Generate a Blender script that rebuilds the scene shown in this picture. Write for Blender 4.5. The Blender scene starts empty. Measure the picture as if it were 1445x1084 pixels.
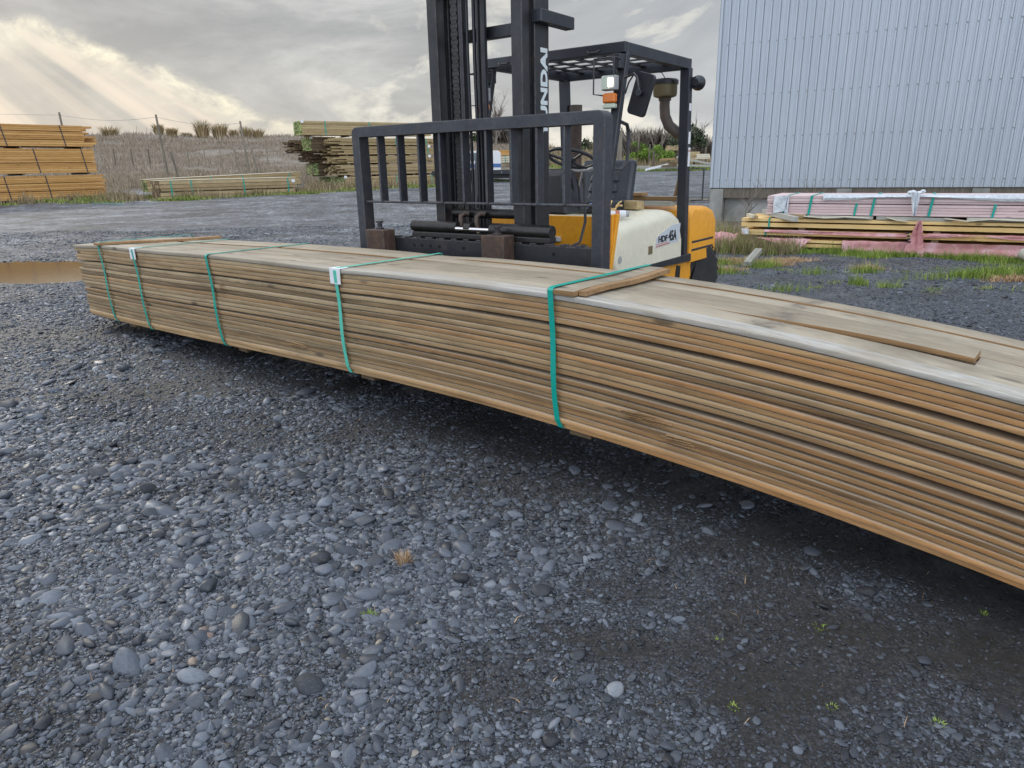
import bpy, bmesh, math, random
import numpy as np
from mathutils import Vector, Matrix
R = math.radians
random.seed(7)
rng = np.random.default_rng(11)
scn = bpy.context.scene
COL = scn.collection

# ------------------------------------------------------------------ camera
PITCH, ROLL = 17.39, 0.0198
cam = bpy.data.cameras.new('camera'); cam_o = bpy.data.objects.new('camera', cam); COL.objects.link(cam_o)
cam.sensor_width = 36; cam.lens = 24.415; cam.clip_start = 0.05; cam.clip_end = 3000
cam_o.matrix_world = Matrix.Translation((0, 0, 1.5)) @ Matrix.Rotation(R(90 - PITCH), 4, 'X') @ Matrix.Rotation(-ROLL, 4, 'Z')
scn.camera = cam_o

# ------------------------------------------------------------------ node helper
class NT:
    def __init__(s, tree): s.t = tree; s.t.nodes.clear()
    def n(s, typ, ins=None, **kw):
        nd = s.t.nodes.new(typ)
        for k, v in kw.items(): setattr(nd, k, v)
        if ins:
            for k, v in ins.items(): s.put(nd.inputs[k], v)
        return nd
    def put(s, sock, v):
        if hasattr(v, 'is_output') or isinstance(v, bpy.types.NodeSocket): s.t.links.new(v, sock)
        elif isinstance(v, bpy.types.Node): s.t.links.new(v.outputs[0], sock)
        else:
            if isinstance(v, (int, float)) and sock.type == 'RGBA': v = (v, v, v, 1)
            if isinstance(v, (int, float)) and sock.type == 'VECTOR': v = (v, v, v)
            if isinstance(v, (tuple, list)) and sock.type == 'RGBA' and len(v) == 3: v = (*v, 1)
            sock.default_value = v
    def m(s, op, a, b=0.0, c=0.0, clamp=False):
        nd = s.n('ShaderNodeMath', {0: a, 1: b, 2: c}, operation=op); nd.use_clamp = clamp; return nd.outputs[0]
    def vm(s, op, a, b=(0, 0, 0)):
        return s.n('ShaderNodeVectorMath', {0: a, 1: b}, operation=op).outputs[0]
    def noise(s, vec, scale, detail=4, rough=.55, dist=0):
        return s.n('ShaderNodeTexNoise', {'Vector': vec, 'Scale': scale, 'Detail': detail, 'Roughness': rough, 'Distortion': dist})
    def ramp(s, fac, stops, interp='LINEAR'):
        nd = s.n('ShaderNodeValToRGB', {0: fac}); cr = nd.color_ramp; cr.interpolation = interp
        while len(cr.elements) > 1: cr.elements.remove(cr.elements[-1])
        for i, (p, c) in enumerate(stops):
            e = cr.elements[0] if i == 0 else cr.elements.new(p)
            e.position = p
            if not isinstance(c, (tuple, list)): c = (c, c, c)
            e.color = (*c[:3], 1)
        return nd.outputs[0]
    def mix(s, f, a, b, blend='MIX'):
        nd = s.n('ShaderNodeMix', data_type='RGBA', blend_type=blend)
        s.put(nd.inputs[0], f); s.put(nd.inputs[6], a); s.put(nd.inputs[7], b); return nd.outputs[2]
    def sep(s, v): return s.n('ShaderNodeSeparateXYZ', {0: v}).outputs
    def comb(s, x, y, z): return s.n('ShaderNodeCombineXYZ', {0: x, 1: y, 2: z}).outputs[0]
    def rng(s, v, a, b, c=0., d=1.):
        return s.n('ShaderNodeMapRange', {0: v, 1: a, 2: b, 3: c, 4: d}).outputs[0]

# ------------------------------------------------------------------ world: cloudy sky
SUN_EL, SUN_AZ = 27, 47      # degrees above the horizon / left of the view axis
world = bpy.data.worlds.new('World'); scn.world = world; world.use_nodes = True
W = NT(world.node_tree)
sky = W.n('ShaderNodeTexSky', sky_type='NISHITA'); sky.sun_disc = False
sky.sun_elevation = R(SUN_EL); sky.sun_rotation = R(-SUN_AZ); sky.air_density = 1.2; sky.dust_density = 2.0
d = W.n('ShaderNodeTexCoord').outputs['Generated']
dn = W.vm('NORMALIZE', d)
dx, dy, dz = W.sep(dn)
el = W.m('MAXIMUM', dz, 0.0)
inv = W.m('DIVIDE', 1.0, W.m('ADD', el, 0.10))
pl = W.comb(W.m('MULTIPLY', dx, inv), W.m('MULTIPLY', dy, inv), 0.0)
n1 = W.noise(pl, 0.55, 9, .56, .5).outputs[0]
n2 = W.noise(W.vm('ADD', pl, (13.1, 4.2, 7.0)), 1.35, 10, .62, .3).outputs[0]
az = W.m('ARCTAN2', dx, dy)            # 0 ahead, + right
elr = W.m('ARCSINE', dz)
# bright cloud edge low on the left: its height wanders with noise and drops to the right
aw = W.comb(W.m('MULTIPLY', az, 3.0), W.m('MULTIPLY', elr, 5.), 3.3)
wob = W.m('MULTIPLY', W.m('SUBTRACT', W.noise(aw, 1.5, 9, .62, .5).outputs[0], .5), .085)
crest = W.ramp(W.rng(az, -.75, -.20), [(0, .64), (.3, .62), (.55, .52), (.75, .34), (1, .12)])       # x .25 rad
edge = W.m('SUBTRACT', elr, W.m('ADD', wob, W.m('MULTIPLY', crest, .25)))
bandm = W.ramp(W.rng(az, -.95, -.12), [(0, .8), (.35, .9), (.60, 1), (.84, .85), (.92, .3), (1, 0)])
br = W.noise(W.vm('ADD', aw, (3, 5, 1)), 2.6, 9, .66, .4).outputs[0]
band = W.m('MULTIPLY', W.ramp(W.rng(edge, -.12, .03), [(0, 0), (.56, .04), (.68, .5), (.79, 1), (.825, .4), (.86, 0), (1, 0)]), bandm)
band = W.m('MULTIPLY', band, W.ramp(br, [(.42, .05), (.56, 1)]))
under = W.m('MULTIPLY', W.rng(edge, .02, -.06), bandm)
lowsky = W.rng(elr, .40, .10)
n3 = W.noise(W.comb(W.m('MULTIPLY', az, 4.6), W.m('MULTIPLY', elr, 8.), 8.8), 1.25, 10, .60, .35).outputs[0]
right = W.rng(az, -.30, -.16)
puff = W.m('MULTIPLY', W.ramp(n3, [(.515, 0), (.57, .55), (.62, 1)]), W.m('MULTIPLY', right, W.m('ADD', W.m('MULTIPLY', lowsky, .8), .2)))
tone = W.noise(W.comb(W.m('MULTIPLY', az, 2.2), W.m('MULTIPLY', elr, 6.), 2.1), 1.2, 10, .62, .6).outputs[0]
dark = W.ramp(tone, [(.38, (.26, .27, .29)), (.5, (.385, .39, .405)), (.60, (.60, .60, .60))])
base = W.mix(W.rng(elr, .30, .02), dark, W.mix(W.rng(tone, .38, .62), (.47, .47, .47), (.69, .685, .655)))
base = W.mix(W.rng(az, -.1, .5), base, W.mix(.55, base, (.68, .73, .79)))
c1 = W.mix(W.m('MULTIPLY', under, .60), base, W.mix(W.rng(br, .4, .6), (.50, .485, .46), (.62, .60, .55)))
c1 = W.mix(W.m('MULTIPLY', puff, .85), c1, (1.0, .95, .83))
c1 = W.mix(band, c1, (1.08, 1.0, .78))
# shafts of sun below the cloud edge, fanning from the hidden sun
sx = W.m('DIVIDE', W.m('SUBTRACT', az, -.90), W.m('SUBTRACT', .42, elr))
ray = W.noise(W.comb(W.m('MULTIPLY', sx, 6.5), 0.0, 5.0), 1.0, 3, .5).outputs[0]
ray = W.m('MULTIPLY', W.ramp(ray, [(.42, 0), (.60, 1)]), W.m('MULTIPLY', W.rng(az, -.25, -.42), W.rng(edge, .0, -.03)))
c1 = W.mix(W.m('MULTIPLY', ray, .68), c1, (1.02, .87, .72))
gl = W.m('MULTIPLY', W.rng(az, -.58, -.80), W.rng(elr, .05, .30)); c1 = W.mix(W.m('MULTIPLY', gl, .35), c1, (1.0, .88, .76))
# overhead and behind the camera the sky opens, boosted as unseen pale blue fill
opens = W.m('MAXIMUM', W.rng(elr, .50, 1.1), W.rng(dy, .25, -.35))
c2 = W.mix(opens, c1, W.mix(W.rng(n1, .40, .58), (1.20, 1.46, 1.92), (2.1, 2.12, 2.15)))
skyc = W.vm('MULTIPLY', sky.outputs[0], (.10, .10, .10))
fin = W.mix(.92, skyc, c2)
bg = W.n('ShaderNodeBackground', {'Color': fin, 'Strength': 1.0})
W.n('ShaderNodeOutputWorld', {'Surface': bg.outputs[0]})

# ------------------------------------------------------------------ sun
sl = bpy.data.lights.new('sun', 'SUN'); sl.energy = 1.2; sl.angle = R(12); sl.color = (1, .93, .82)
so = bpy.data.objects.new('sun', sl); COL.objects.link(so)
sd = Vector((-math.sin(R(SUN_AZ)) * math.cos(R(SUN_EL)), math.cos(R(SUN_AZ)) * math.cos(R(SUN_EL)), math.sin(R(SUN_EL))))
so.rotation_euler = sd.to_track_quat('Z', 'Y').to_euler()
scn.view_settings.view_transform = 'Standard'; scn.view_settings.look = 'None'
scn.view_settings.exposure = 0.0; scn.view_settings.gamma = 1.0
try: scn.view_settings.use_curve_mapping = False
except Exception: pass

# ------------------------------------------------------------------ materials
def mat(name):
    m = bpy.data.materials.new(name); m.use_nodes = True
    return m, NT(m.node_tree)
def finish(T, col, rough=.6, metal=0., bump=None, bstr=.3, bdist=.01, spec=.5, **extra):
    b = T.n('ShaderNodeBsdfPrincipled', {'Base Color': col, 'Roughness': rough, 'Metallic': metal, 'Specular IOR Level': spec})
    for k, v in extra.items(): T.put(b.inputs[k.replace('_', ' ')], v)
    if bump is not None:
        bn = T.n('ShaderNodeBump', {'Height': bump, 'Strength': bstr, 'Distance': bdist}); T.put(b.inputs['Normal'], bn.outputs[0])
    T.n('ShaderNodeOutputMaterial', {'Surface': b.outputs[0]}); return b
def oc(T): return T.n('ShaderNodeTexCoord').outputs['Object']
def scl(T, v, s): return T.vm('MULTIPLY', v, s)

def wood(name, lo, mid, hi, axis=0, island=False, grain=1.0, rough=.75, dirt=.35, yz=55., hue=False, warmx=False, silver=False, fresh=None):
    m, T = mat(name); v = oc(T)
    if island: rnd = T.n('ShaderNodeNewGeometry').outputs['Random Per Island']
    else: rnd = T.n('ShaderNodeObjectInfo').outputs['Random']
    off = T.m('MULTIPLY', rnd, 37.0); v = T.vm('ADD', v, T.comb(off, off, off))
    s = [yz] * 3; s[axis] = 1.3
    s3 = [yz * 3.2] * 3; s3[axis] = 4.
    s2 = [9.] * 3; s2[axis] = .45
    g1 = T.noise(scl(T, v, tuple(s)), grain, 5, .65, .6).outputs[0]
    g2 = T.noise(scl(T, v, tuple(s2)), 1.0, 4, .6, .3).outputs[0]
    g3 = T.noise(scl(T, v, tuple(s3)), 1., 3, .7, .3).outputs[0]
    f = T.m('ADD', T.m('ADD', T.m('MULTIPLY', g1, .50), T.m('MULTIPLY', g3, .30)), T.m('MULTIPLY', g2, .32))
    f = T.m('ADD', f, T.m('MULTIPLY', T.m('SUBTRACT', rnd, .5), .30))
    c = T.ramp(f, [(.30, lo), (.52, mid), (.76, hi)])
    # knots: stretched rings
    sk = [7.] * 3; sk[axis] = 2.2
    vo = T.n('ShaderNodeTexVoronoi', {'Vector': scl(T, v, tuple(sk)), 'Scale': 1.0}, feature='F1').outputs[0]
    k = T.ramp(vo, [(.0, 1), (.09, .8), (.15, 0)])
    c = T.mix(T.m('MULTIPLY', k, .8), c, tuple(x * .35 for x in lo))
    st = T.noise(v, 2.3, 5, .6).outputs[0]
    c = T.mix(T.m('MULTIPLY', T.ramp(st, [(.5, 0), (.72, 1)]), dirt), c, tuple(x * .5 for x in mid))
    if hue:      # boards differ in hue: some grey-green, some red-brown
        h_ = T.n('ShaderNodeMath', {0: T.m('MULTIPLY', rnd, 7.31)}, operation='FRACT').outputs[0]
        c = T.mix(T.m('MULTIPLY', T.ramp(h_, [(.35, 1), (.5, 0)]), .35), c, T.mix(1., c, (.82, .92, .98), 'MULTIPLY'))
        c = T.mix(T.m('MULTIPLY', T.ramp(h_, [(.60, 0), (.78, 1)]), .5), c, T.mix(1., c, (1.10, .90, .68), 'MULTIPLY'))
    if warmx:    # redder, wetter wood towards the near end
        x_ = T.sep(oc(T))[0]; wx = T.m('MULTIPLY', T.rng(x_, 4.5, 7.5), T.ramp(g2, [(.35, .35), (.6, 1)]))
        c = T.mix(T.m('MULTIPLY', wx, .85), c, T.mix(1., c, (1.22, .86, .52), 'MULTIPLY'))
        nz_ = T.sep(T.n('ShaderNodeNewGeometry').outputs['Normal'])[2]; c = T.mix(T.m('MULTIPLY', T.ramp(nz_, [(.15, 0), (.55, 1)]), .6), c, T.ramp(g1, [(.3, (.30, .26, .20)), (.7, (.44, .40, .33))]))  # rounded top edges painted paler: weathering plus sky light on the bevel
    if fresh:    # a dark wet stain left by something that lay across the boards
        ob = oc(T); dx_ = T.m('SUBTRACT', T.sep(ob)[0], T.m('ADD', 7.02, T.m('MULTIPLY', T.m('SUBTRACT', T.noise(ob, 5., 5, .7).outputs[0], .5), .30)))
        st2 = T.m('MULTIPLY', T.ramp(T.m('ABSOLUTE', dx_), [(.02, 1), (.09, 0)]), T.ramp(T.noise(ob, 9., 5, .7).outputs[0], [(.4, .2), (.6, 1)])); c = T.mix(T.m('MULTIPLY', st2, .75), c, (.08, .065, .05))
        lo_ = T.noise(scl(T, ob, (1.2, 5., 5.)), 1.4, 7, .72, .8).outputs[0]; c = T.mix(T.m('MULTIPLY', T.ramp(lo_, [(.48, 0), (.64, 1)]), .45), c, (.15, .12, .085))
    if silver:   # sun-bleached and chalky from the middle on, in worn patches
        x_ = T.sep(oc(T))[0]; wx = T.m('MULTIPLY', T.rng(x_, 3.6, 5.6), T.ramp(T.noise(scl(T, v, (1.6, 6, 6)), 1., 6, .7, .8).outputs[0], [(.36, .2), (.52, 1)]))
        c = T.mix(wx, c, T.ramp(g1, [(.3, (.25, .235, .20)), (.6, (.46, .445, .405))]))
    if fresh:    # sawn edges are browner than the weathered top face
        nz_ = T.sep(T.n('ShaderNodeNewGeometry').outputs['True Normal'])[2]
        c = T.mix(T.ramp(nz_, [(.5, 1), (.85, 0)]), c, T.ramp(g1, [(.3, fresh[0]), (.7, fresh[1])]))
    finish(T, c, rough, bump=g1, bstr=.35, bdist=.004)
    return m
M = {}
M['deck_near'] = wood('weathered_decking', (.090, .058, .028), (.275, .182, .090), (.455, .335, .190), dirt=.6, hue=True, warmx=True)
FRE = ((.15, .080, .030), (.33, .20, .090))
M['deck_top'] = wood('greyed_top_boards', (.17, .14, .098), (.285, .24, .172), (.39, .34, .26), dirt=.65, fresh=FRE)
M['deck_silver'] = wood('silvered_board', (.19, .155, .112), (.28, .24, .18), (.37, .33, .26), dirt=.4, silver=True)
M['deck_fresh'] = wood('brown_batten', (.15, .080, .032), (.29, .175, .080), (.42, .28, .15), dirt=.4)
M['pine_orange'] = wood('orange_pine', (.32, .15, .04), (.49, .26, .078), (.61, .365, .135), island=True, yz=20., dirt=.2)
M['pine_green'] = wood('treated_pine', (.15, .11, .05), (.33, .24, .125), (.47, .37, .21), island=True, yz=20.)
M['pine_dark'] = wood('dark_timber', (.045, .030, .018), (.12, .080, .042), (.24, .165, .09), island=True, yz=20.)
M['pine_tan'] = wood('tan_pine', (.20, .145, .065), (.345, .255, .125), (.47, .365, .20), island=True, yz=20.)
M['pine_yellow'] = wood('yellow_pine', (.50, .32, .11), (.70, .48, .19), (.80, .59, .28), island=True, yz=14., dirt=.08)
M['pine_pale'] = wood('pale_fillet', (.42, .37, .26), (.56, .51, .38), (.68, .63, .5), island=True, yz=25.)
M['primed_pink'] = wood('pink_primed_board', (.50, .37, .37), (.60, .455, .45), (.66, .53, .52), island=True, yz=10., dirt=.2)
M['grey_timber'] = wood('grey_old_timber', (.16, .15, .12), (.32, .32, .28), (.46, .46, .42))

def end_green():
    m, T = mat('treated_board_ends'); v = oc(T)
    rnd = T.n('ShaderNodeNewGeometry').outputs['Random Per Island']
    n = T.noise(v, 14., 3, .6).outputs[0]
    c = T.ramp(T.m('ADD', T.m('MULTIPLY', rnd, .7), T.m('MULTIPLY', n, .3)), [(.1, (.035, .05, .018)), (.4, (.13, .18, .055)), (.7, (.34, .40, .15))])
    finish(T, c, .85); return m
M['end_green'] = end_green()

def paint(name, c, rough=.4, wear=.35, edge=0., rust=(.16, .07, .03), rustamt=.0, scale=6., metal=0., dirtc=(.05, .045, .04), var=.25):
    m, T = mat(name); v = oc(T)
    n = T.noise(v, scale, 6, .65, .4).outputs[0]; n3 = T.noise(v, scale * 7, 5, .7, 1.2).outputs[0]
    col = T.mix(T.m('MULTIPLY', T.ramp(n, [(.35, 0), (.7, 1)]), var), c, tuple(x * .55 for x in c))
    scr = T.ramp(T.noise(T.vm('MULTIPLY', v, (3, 3, .6)), scale * 3.2, 8, .75, 2.).outputs[0], [(.58, 0), (.66, 1)])
    col = T.mix(T.m('MULTIPLY', scr, wear), col, tuple(min(1, x * 1.7 + .06) for x in c))
    sc2 = T.ramp(T.noise(T.vm('MULTIPLY', v, (5, 5, 1.1)), scale * 6., 6, .8, 3.).outputs[0], [(.62, 0), (.66, 1)]); col = T.mix(T.m('MULTIPLY', sc2, wear * .8), col, tuple(min(1, x * 1.5 + .12) for x in c))
    col = T.mix(T.m('MULTIPLY', T.ramp(n3, [(.60, 0), (.72, 1)]), wear * .8), col, dirtc)
    if rustamt: col = T.mix(T.m('MULTIPLY', T.ramp(T.noise(v, scale * 1.7, 7, .7).outputs[0], [(.56 - rustamt * .12, 0), (.64, 1)]), rustamt), col, rust)
    mott = T.ramp(T.noise(v, scale * 2.6, 9, .78, 1.5).outputs[0], [(.47, 0), (.60, 1)]); col = T.mix(T.m('MULTIPLY', mott, wear * .55), col, tuple(min(1, x * 1.35 + .035) for x in c))
    if edge:
        bv = T.n('ShaderNodeBevel', {'Radius': .011}, samples=4).outputs[0]; gn = T.n('ShaderNodeNewGeometry').outputs['Normal']
        dt = T.n('ShaderNodeVectorMath', {0: bv, 1: gn}, operation='DOT_PRODUCT').outputs['Value']
        em = T.m('MULTIPLY', T.rng(dt, .995, .88), T.ramp(n3, [(.38, .1), (.58, 1)])); col = T.mix(T.m('MULTIPLY', em, edge), col, T.mix(T.ramp(n, [(.45, 0), (.6, 1)]), (.17, .175, .185), (.15, .10, .075)))
    ro = T.rng(n, .3, .7, rough - .08, rough + .2)
    finish(T, col, ro, metal, bump=n3, bstr=.08, bdist=.003); return m
M['mast_black'] = paint('worn_black_steel', (.015, .016, .020), .40, .24, rust=(.07, .05, .04), rustamt=.3, edge=.8)
M['guard_steel'] = paint('blue_black_steel', (.026, .030, .039), .38, .62, rust=(.085, .055, .045), rustamt=.30, scale=5., edge=.9)
M['rusty_steel'] = paint('rusty_block_steel', (.055, .035, .026), .7, .5, rust=(.13, .068, .038), rustamt=.7, scale=12., edge=.7)
M['frame_black'] = paint('black_frame_paint', (.016, .019, .026), .34, .22, edge=.5)
M['yellow'] = paint('orange_yellow_paint', (.78, .34, .018), .38, .34, dirtc=(.07, .04, .02), var=.30, scale=4.)
M['cream'] = paint('cream_paint', (.70, .67, .53), .28, .30, dirtc=(.20, .18, .13), var=.14, scale=3.)
M['grease_black'] = paint('greasy_black', (.012, .011, .011), .32, .3)
M['rubber'] = paint('tyre_rubber', (.018, .018, .018), .8, .35, dirtc=(.10, .085, .07))
M['plastic_black'] = paint('black_plastic', (.015, .017, .022), .38, .12)
M['vinyl'] = paint('seat_vinyl', (.020, .026, .036), .33, .12)
M['brass_drab'] = paint('drab_olive_paint', (.15, .12, .055), .45, .3)
M['pipe_rust'] = paint('brown_pipe', (.075, .055, .045), .5, .35, rustamt=.3)
M['grey_paint'] = paint('grey_paint', (.33, .34, .35), .5, .3)
M['white_plastic'] = paint('white_plastic', (.72, .74, .76), .45, .12, var=.08)
def simple(name, c, rough=.5, metal=0., emit=None, es=0., **kw):
    m, T = mat(name); v = oc(T); n = T.noise(v, 12, 4, .6).outputs[0]
    col = T.mix(T.m('MULTIPLY', n, .3), c, tuple(x * .6 for x in c))
    ex = dict(kw)
    if emit: ex['Emission_Color'] = emit; ex['Emission_Strength'] = es
    finish(T, col, rough, metal, **ex); return m
M['chrome'] = simple('chrome_rod', (.85, .85, .87), .12, 1.)
M['teal'] = simple('teal_strap', (.0, .33, .26), .38)
M['teal_pale'] = simple('pale_teal_strap', (.10, .52, .40), .35)
M['strap_dark'] = simple('dark_strap', (.03, .035, .05), .4)
M['decal'] = simple('letter_white', (.62, .68, .70), .5)
M['decal_black'] = simple('letter_black', (.012, .012, .02), .5)
M['decal_silver'] = simple('decal_silver', (.55, .60, .64), .35)
M['decal_red'] = simple('decal_red', (.5, .16, .09), .4)
M['orange_lens'] = simple('amber_lens', (.75, .20, .015), .2)
M['lamp_lit'] = simple('lit_lamp', (.9, .92, .85), .1, emit=(1, .98, .80), es=3.)
M['lamp_glass'] = simple('lamp_glass', (.55, .62, .50), .1)
M['blue_paper'] = simple('blue_paper', (.06, .22, .55), .5)
M['wire'] = simple('wire_grey', (.30, .30, .30), .4, .8)
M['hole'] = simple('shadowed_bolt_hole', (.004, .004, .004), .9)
M['window'] = simple('cab_glass', (.10, .13, .15), .08)
M['white_paint'] = simple('white_paint', (.70, .72, .74), .4)
M['blue_paint'] = simple('blue_paint', (.06, .14, .35), .4)

def mk_pink():
    m, T = mat('pink_plastic_wrap'); v = oc(T)
    n = T.noise(v, 3.5, 6, .6, 1.).outputs[0]; n2 = T.noise(v, 22., 6, .7, 1.5).outputs[0]
    c = T.ramp(n, [(.35, (.42, .17, .17)), (.52, (.56, .27, .27)), (.68, (.66, .42, .45))])
    c = T.mix(T.m('MULTIPLY', T.ramp(n2, [(.55, 0), (.7, 1)]), .3), c, (.30, .10, .14))
    finish(T, c, .42, bump=n2, bstr=.5, bdist=.02); return m
M['pink_wrap'] = mk_pink()
def mk_wrapwhite():
    m, T = mat('white_plastic_wrap'); v = oc(T)
    n2 = T.noise(v, 16., 6, .7, 1.5).outputs[0]
    c = T.ramp(n2, [(.3, (.38, .42, .46)), (.55, (.62, .66, .70)), (.75, (.75, .78, .8))])
    finish(T, c, .35, bump=n2, bstr=.5, bdist=.02); return m
M['white_wrap'] = mk_wrapwhite()
def mk_exhaust():
    m, T = mat('perforated_heat_shield'); v = oc(T); x, y, z = T.sep(v)
    a = T.m('MULTIPLY', T.m('ARCTAN2', y, x), 5.4)
    cell = T.vm('FRACTION', T.comb(T.m('ADD', a, T.m('MULTIPLY', T.m('FLOOR', T.m('MULTIPLY', z, 62.)), .5)), T.m('MULTIPLY', z, 62.), 0.))
    dd = T.n('ShaderNodeVectorMath', {0: cell, 1: (.5, .5, 0)}, operation='DISTANCE').outputs['Value']
    h = T.ramp(dd, [(.28, 0), (.34, 1)])
    n = T.noise(v, 14, 5, .6).outputs[0]
    c = T.mix(h, (.006, .005, .005), T.ramp(n, [(.35, (.05, .035, .03)), (.65, (.13, .085, .065))]))
    finish(T, c, .6, .3); return m
M['exhaust'] = mk_exhaust()
def mk_concrete():
    m, T = mat('stained_concrete'); v = oc(T)
    n = T.noise(v, 1.6, 7, .65, .6).outputs[0]; n2 = T.noise(v, 30, 5, .6).outputs[0]
    c = T.ramp(n, [(.3, (.14, .15, .13)), (.55, (.30, .30, .28)), (.75, (.40, .40, .39))])
    finish(T, c, .9, bump=n2, bstr=.3, bdist=.005); return m
M['concrete'] = mk_concrete()
def mk_cladding():
    m, T = mat('pale_blue_grey_steel_cladding'); v = oc(T)
    n = T.noise(T.vm('MULTIPLY', v, (1, 1, .25)), 1.2, 5, .6).outputs[0]
    st = T.noise(T.vm('MULTIPLY', v, (22, 22, .5)), 1., 4, .6).outputs[0]
    c = T.ramp(T.m('ADD', T.m('MULTIPLY', n, .6), T.m('MULTIPLY', st, .4)), [(.3, (.37, .415, .46)), (.55, (.425, .47, .515)), (.75, (.47, .51, .55))])
    finish(T, c, .42, .15); return m
M['cladding'] = mk_cladding()
def mk_leaf(name, a, b, c2):
    m, T = mat(name)
    rnd = T.n('ShaderNodeNewGeometry').outputs['Random Per Island']
    n = T.noise(oc(T), .7, 4, .6).outputs[0]
    c = T.ramp(T.m('ADD', T.m('MULTIPLY', rnd, .6), T.m('MULTIPLY', n, .4)), [(.2, a), (.5, b), (.8, c2)])
    finish(T, c, .6, spec=.25); return m
M['grass_green'] = mk_leaf('green_grass_blades', (.08, .13, .02), (.17, .27, .035), (.34, .39, .10))
M['grass_verge'] = mk_leaf('yellowish_green_grass', (.10, .13, .03), (.19, .26, .05), (.38, .38, .14))
M['grass_dry'] = mk_leaf('dry_grass_blades', (.13, .10, .055), (.27, .21, .12), (.42, .34, .22))
M['grass_straw'] = mk_leaf('straw_grass', (.28, .17, .09), (.45, .30, .17), (.55, .42, .26))
M['grass_field'] = mk_leaf('mauve_field_grass', (.16, .125, .09), (.29, .24, .185), (.41, .35, .27))
M['rush'] = mk_leaf('rushes', (.14, .11, .05), (.33, .25, .13), (.50, .39, .24))
M['leaf_dark'] = mk_leaf('dark_leaves', (.02, .032, .018), (.045, .065, .03), (.09, .12, .06))
M['leaf_bright'] = mk_leaf('bright_leaves', (.08, .15, .02), (.17, .29, .04), (.30, .42, .08))
M['twig'] = mk_leaf('bare_twigs', (.09, .075, .06), (.17, .145, .12), (.27, .235, .20))
M['bark'] = simple('bark', (.10, .08, .06), .9)
M['post_wood'] = wood('weathered_post', (.07, .06, .045), (.15, .13, .10), (.26, .23, .18), axis=2, yz=20.)

def ground_mat():
    m, T = mat('wet_gravel_yard'); geo = T.n('ShaderNodeNewGeometry'); p = geo.outputs['Position']
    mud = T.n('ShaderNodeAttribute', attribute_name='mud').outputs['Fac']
    gr = T.n('ShaderNodeAttribute', attribute_name='grass').outputs['Fac']
    wv = T.vm('ADD', p, T.vm('MULTIPLY', T.noise(p, 30, 2).outputs['Color'], (.012, .012, .012)))
    def vor(s, f='F1'): return T.n('ShaderNodeTexVoronoi', {'Vector': wv, 'Scale': s, 'Randomness': 1.}, feature=f)
    va = vor(62.); vb = vor(130.); vc = vor(24.)
    ha = T.m('SUBTRACT', 1., T.m('MULTIPLY', va.outputs['Distance'], 1.25)); hb = T.m('SUBTRACT', 1., va.outputs['Distance'])
    def stonecol(v):
        r = T.sep(v.outputs['Color'])[0]
        return T.ramp(r, [(0, (.032, .036, .043)), (.35, (.065, .074, .088)), (.7, (.115, .128, .148)), (.92, (.18, .195, .215)), (1, (.27, .25, .21))])
    ca = stonecol(va); cb = stonecol(vb)
    yy0 = T.sep(p)[1]; col = T.mix(1., T.mix(.45, ca, cb), T.mix(T.rng(yy0, 4., 8.), (.62, .62, .62), (1.15, 1.15, 1.15)), 'MULTIPLY')  # near base darkened to stand in for shade in the stone gaps
    gap_shade = T.ramp(va.outputs['Distance'], [(.35, 1), (.62, .35)])  # dark cell rims: the shade between stones painted into the colour
    col = T.mix(1., col, gap_shade, 'MULTIPLY')
    nbig = T.noise(p, .55, 6, .65, .5).outputs[0]; nmid = T.noise(p, 3.1, 7, .65, .5).outputs[0]
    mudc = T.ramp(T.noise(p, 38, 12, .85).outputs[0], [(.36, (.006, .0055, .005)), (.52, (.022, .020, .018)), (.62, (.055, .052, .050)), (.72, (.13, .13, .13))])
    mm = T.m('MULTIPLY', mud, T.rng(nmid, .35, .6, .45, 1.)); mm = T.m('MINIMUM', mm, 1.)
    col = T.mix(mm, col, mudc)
    # far away the stones blend
    y = T.sep(p)[1]
    far = T.rng(y, 6.5, 14.)
    farc = T.ramp(T.noise(T.vm('MULTIPLY', p, (.7, .9, 1)), .55, 12, .78, .8).outputs[0], [(.38, (.030, .028, .026)), (.45, (.075, .077, .082)), (.51, (.115, .122, .134)), (.60, (.18, .19, .205))])
    speck = T.noise(T.vm('MULTIPLY', p, (1., .22, 1.)), 11., 8, .85).outputs[0]
    clod = T.noise(T.vm('MULTIPLY', p, (1., .45, 1.)), 2.4, 8, .8).outputs[0]
    farc = T.mix(1., farc, T.ramp(clod, [(.38, .45), (.5, 1.), (.62, 1.35)]), 'MULTIPLY')
    farc = T.mix(1., farc, T.ramp(speck, [(.40, .25), (.5, .95), (.58, 1.7)]), 'MULTIPLY')
    col = T.mix(T.m('MULTIPLY', far, .9), col, farc)
    gc = T.ramp(T.noise(p, .9, 8, .7).outputs[0], [(.3, (.08, .068, .045)), (.5, (.155, .13, .10)), (.7, (.22, .19, .155))])
    col = T.mix(gr, col, gc)
    hh = T.m('ADD', T.m('MULTIPLY', ha, .7), T.m('MULTIPLY', T.m('SUBTRACT', 1., vb.outputs['Distance']), .3))
    grit = T.noise(p, 230, 6, .75).outputs[0]
    hh = T.m('ADD', T.m('MULTIPLY', hh, T.rng(mm, .2, 1., 1., .12)), T.m('MULTIPLY', grit, .8))
    ro = T.mix(mud, .5, T.rng(T.noise(p, 8, 4).outputs[0], .35, .65, .35, .7))
    ro = T.mix(far, ro, .62)
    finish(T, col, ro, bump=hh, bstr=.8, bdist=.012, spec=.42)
    return m
M['ground'] = ground_mat()
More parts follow.
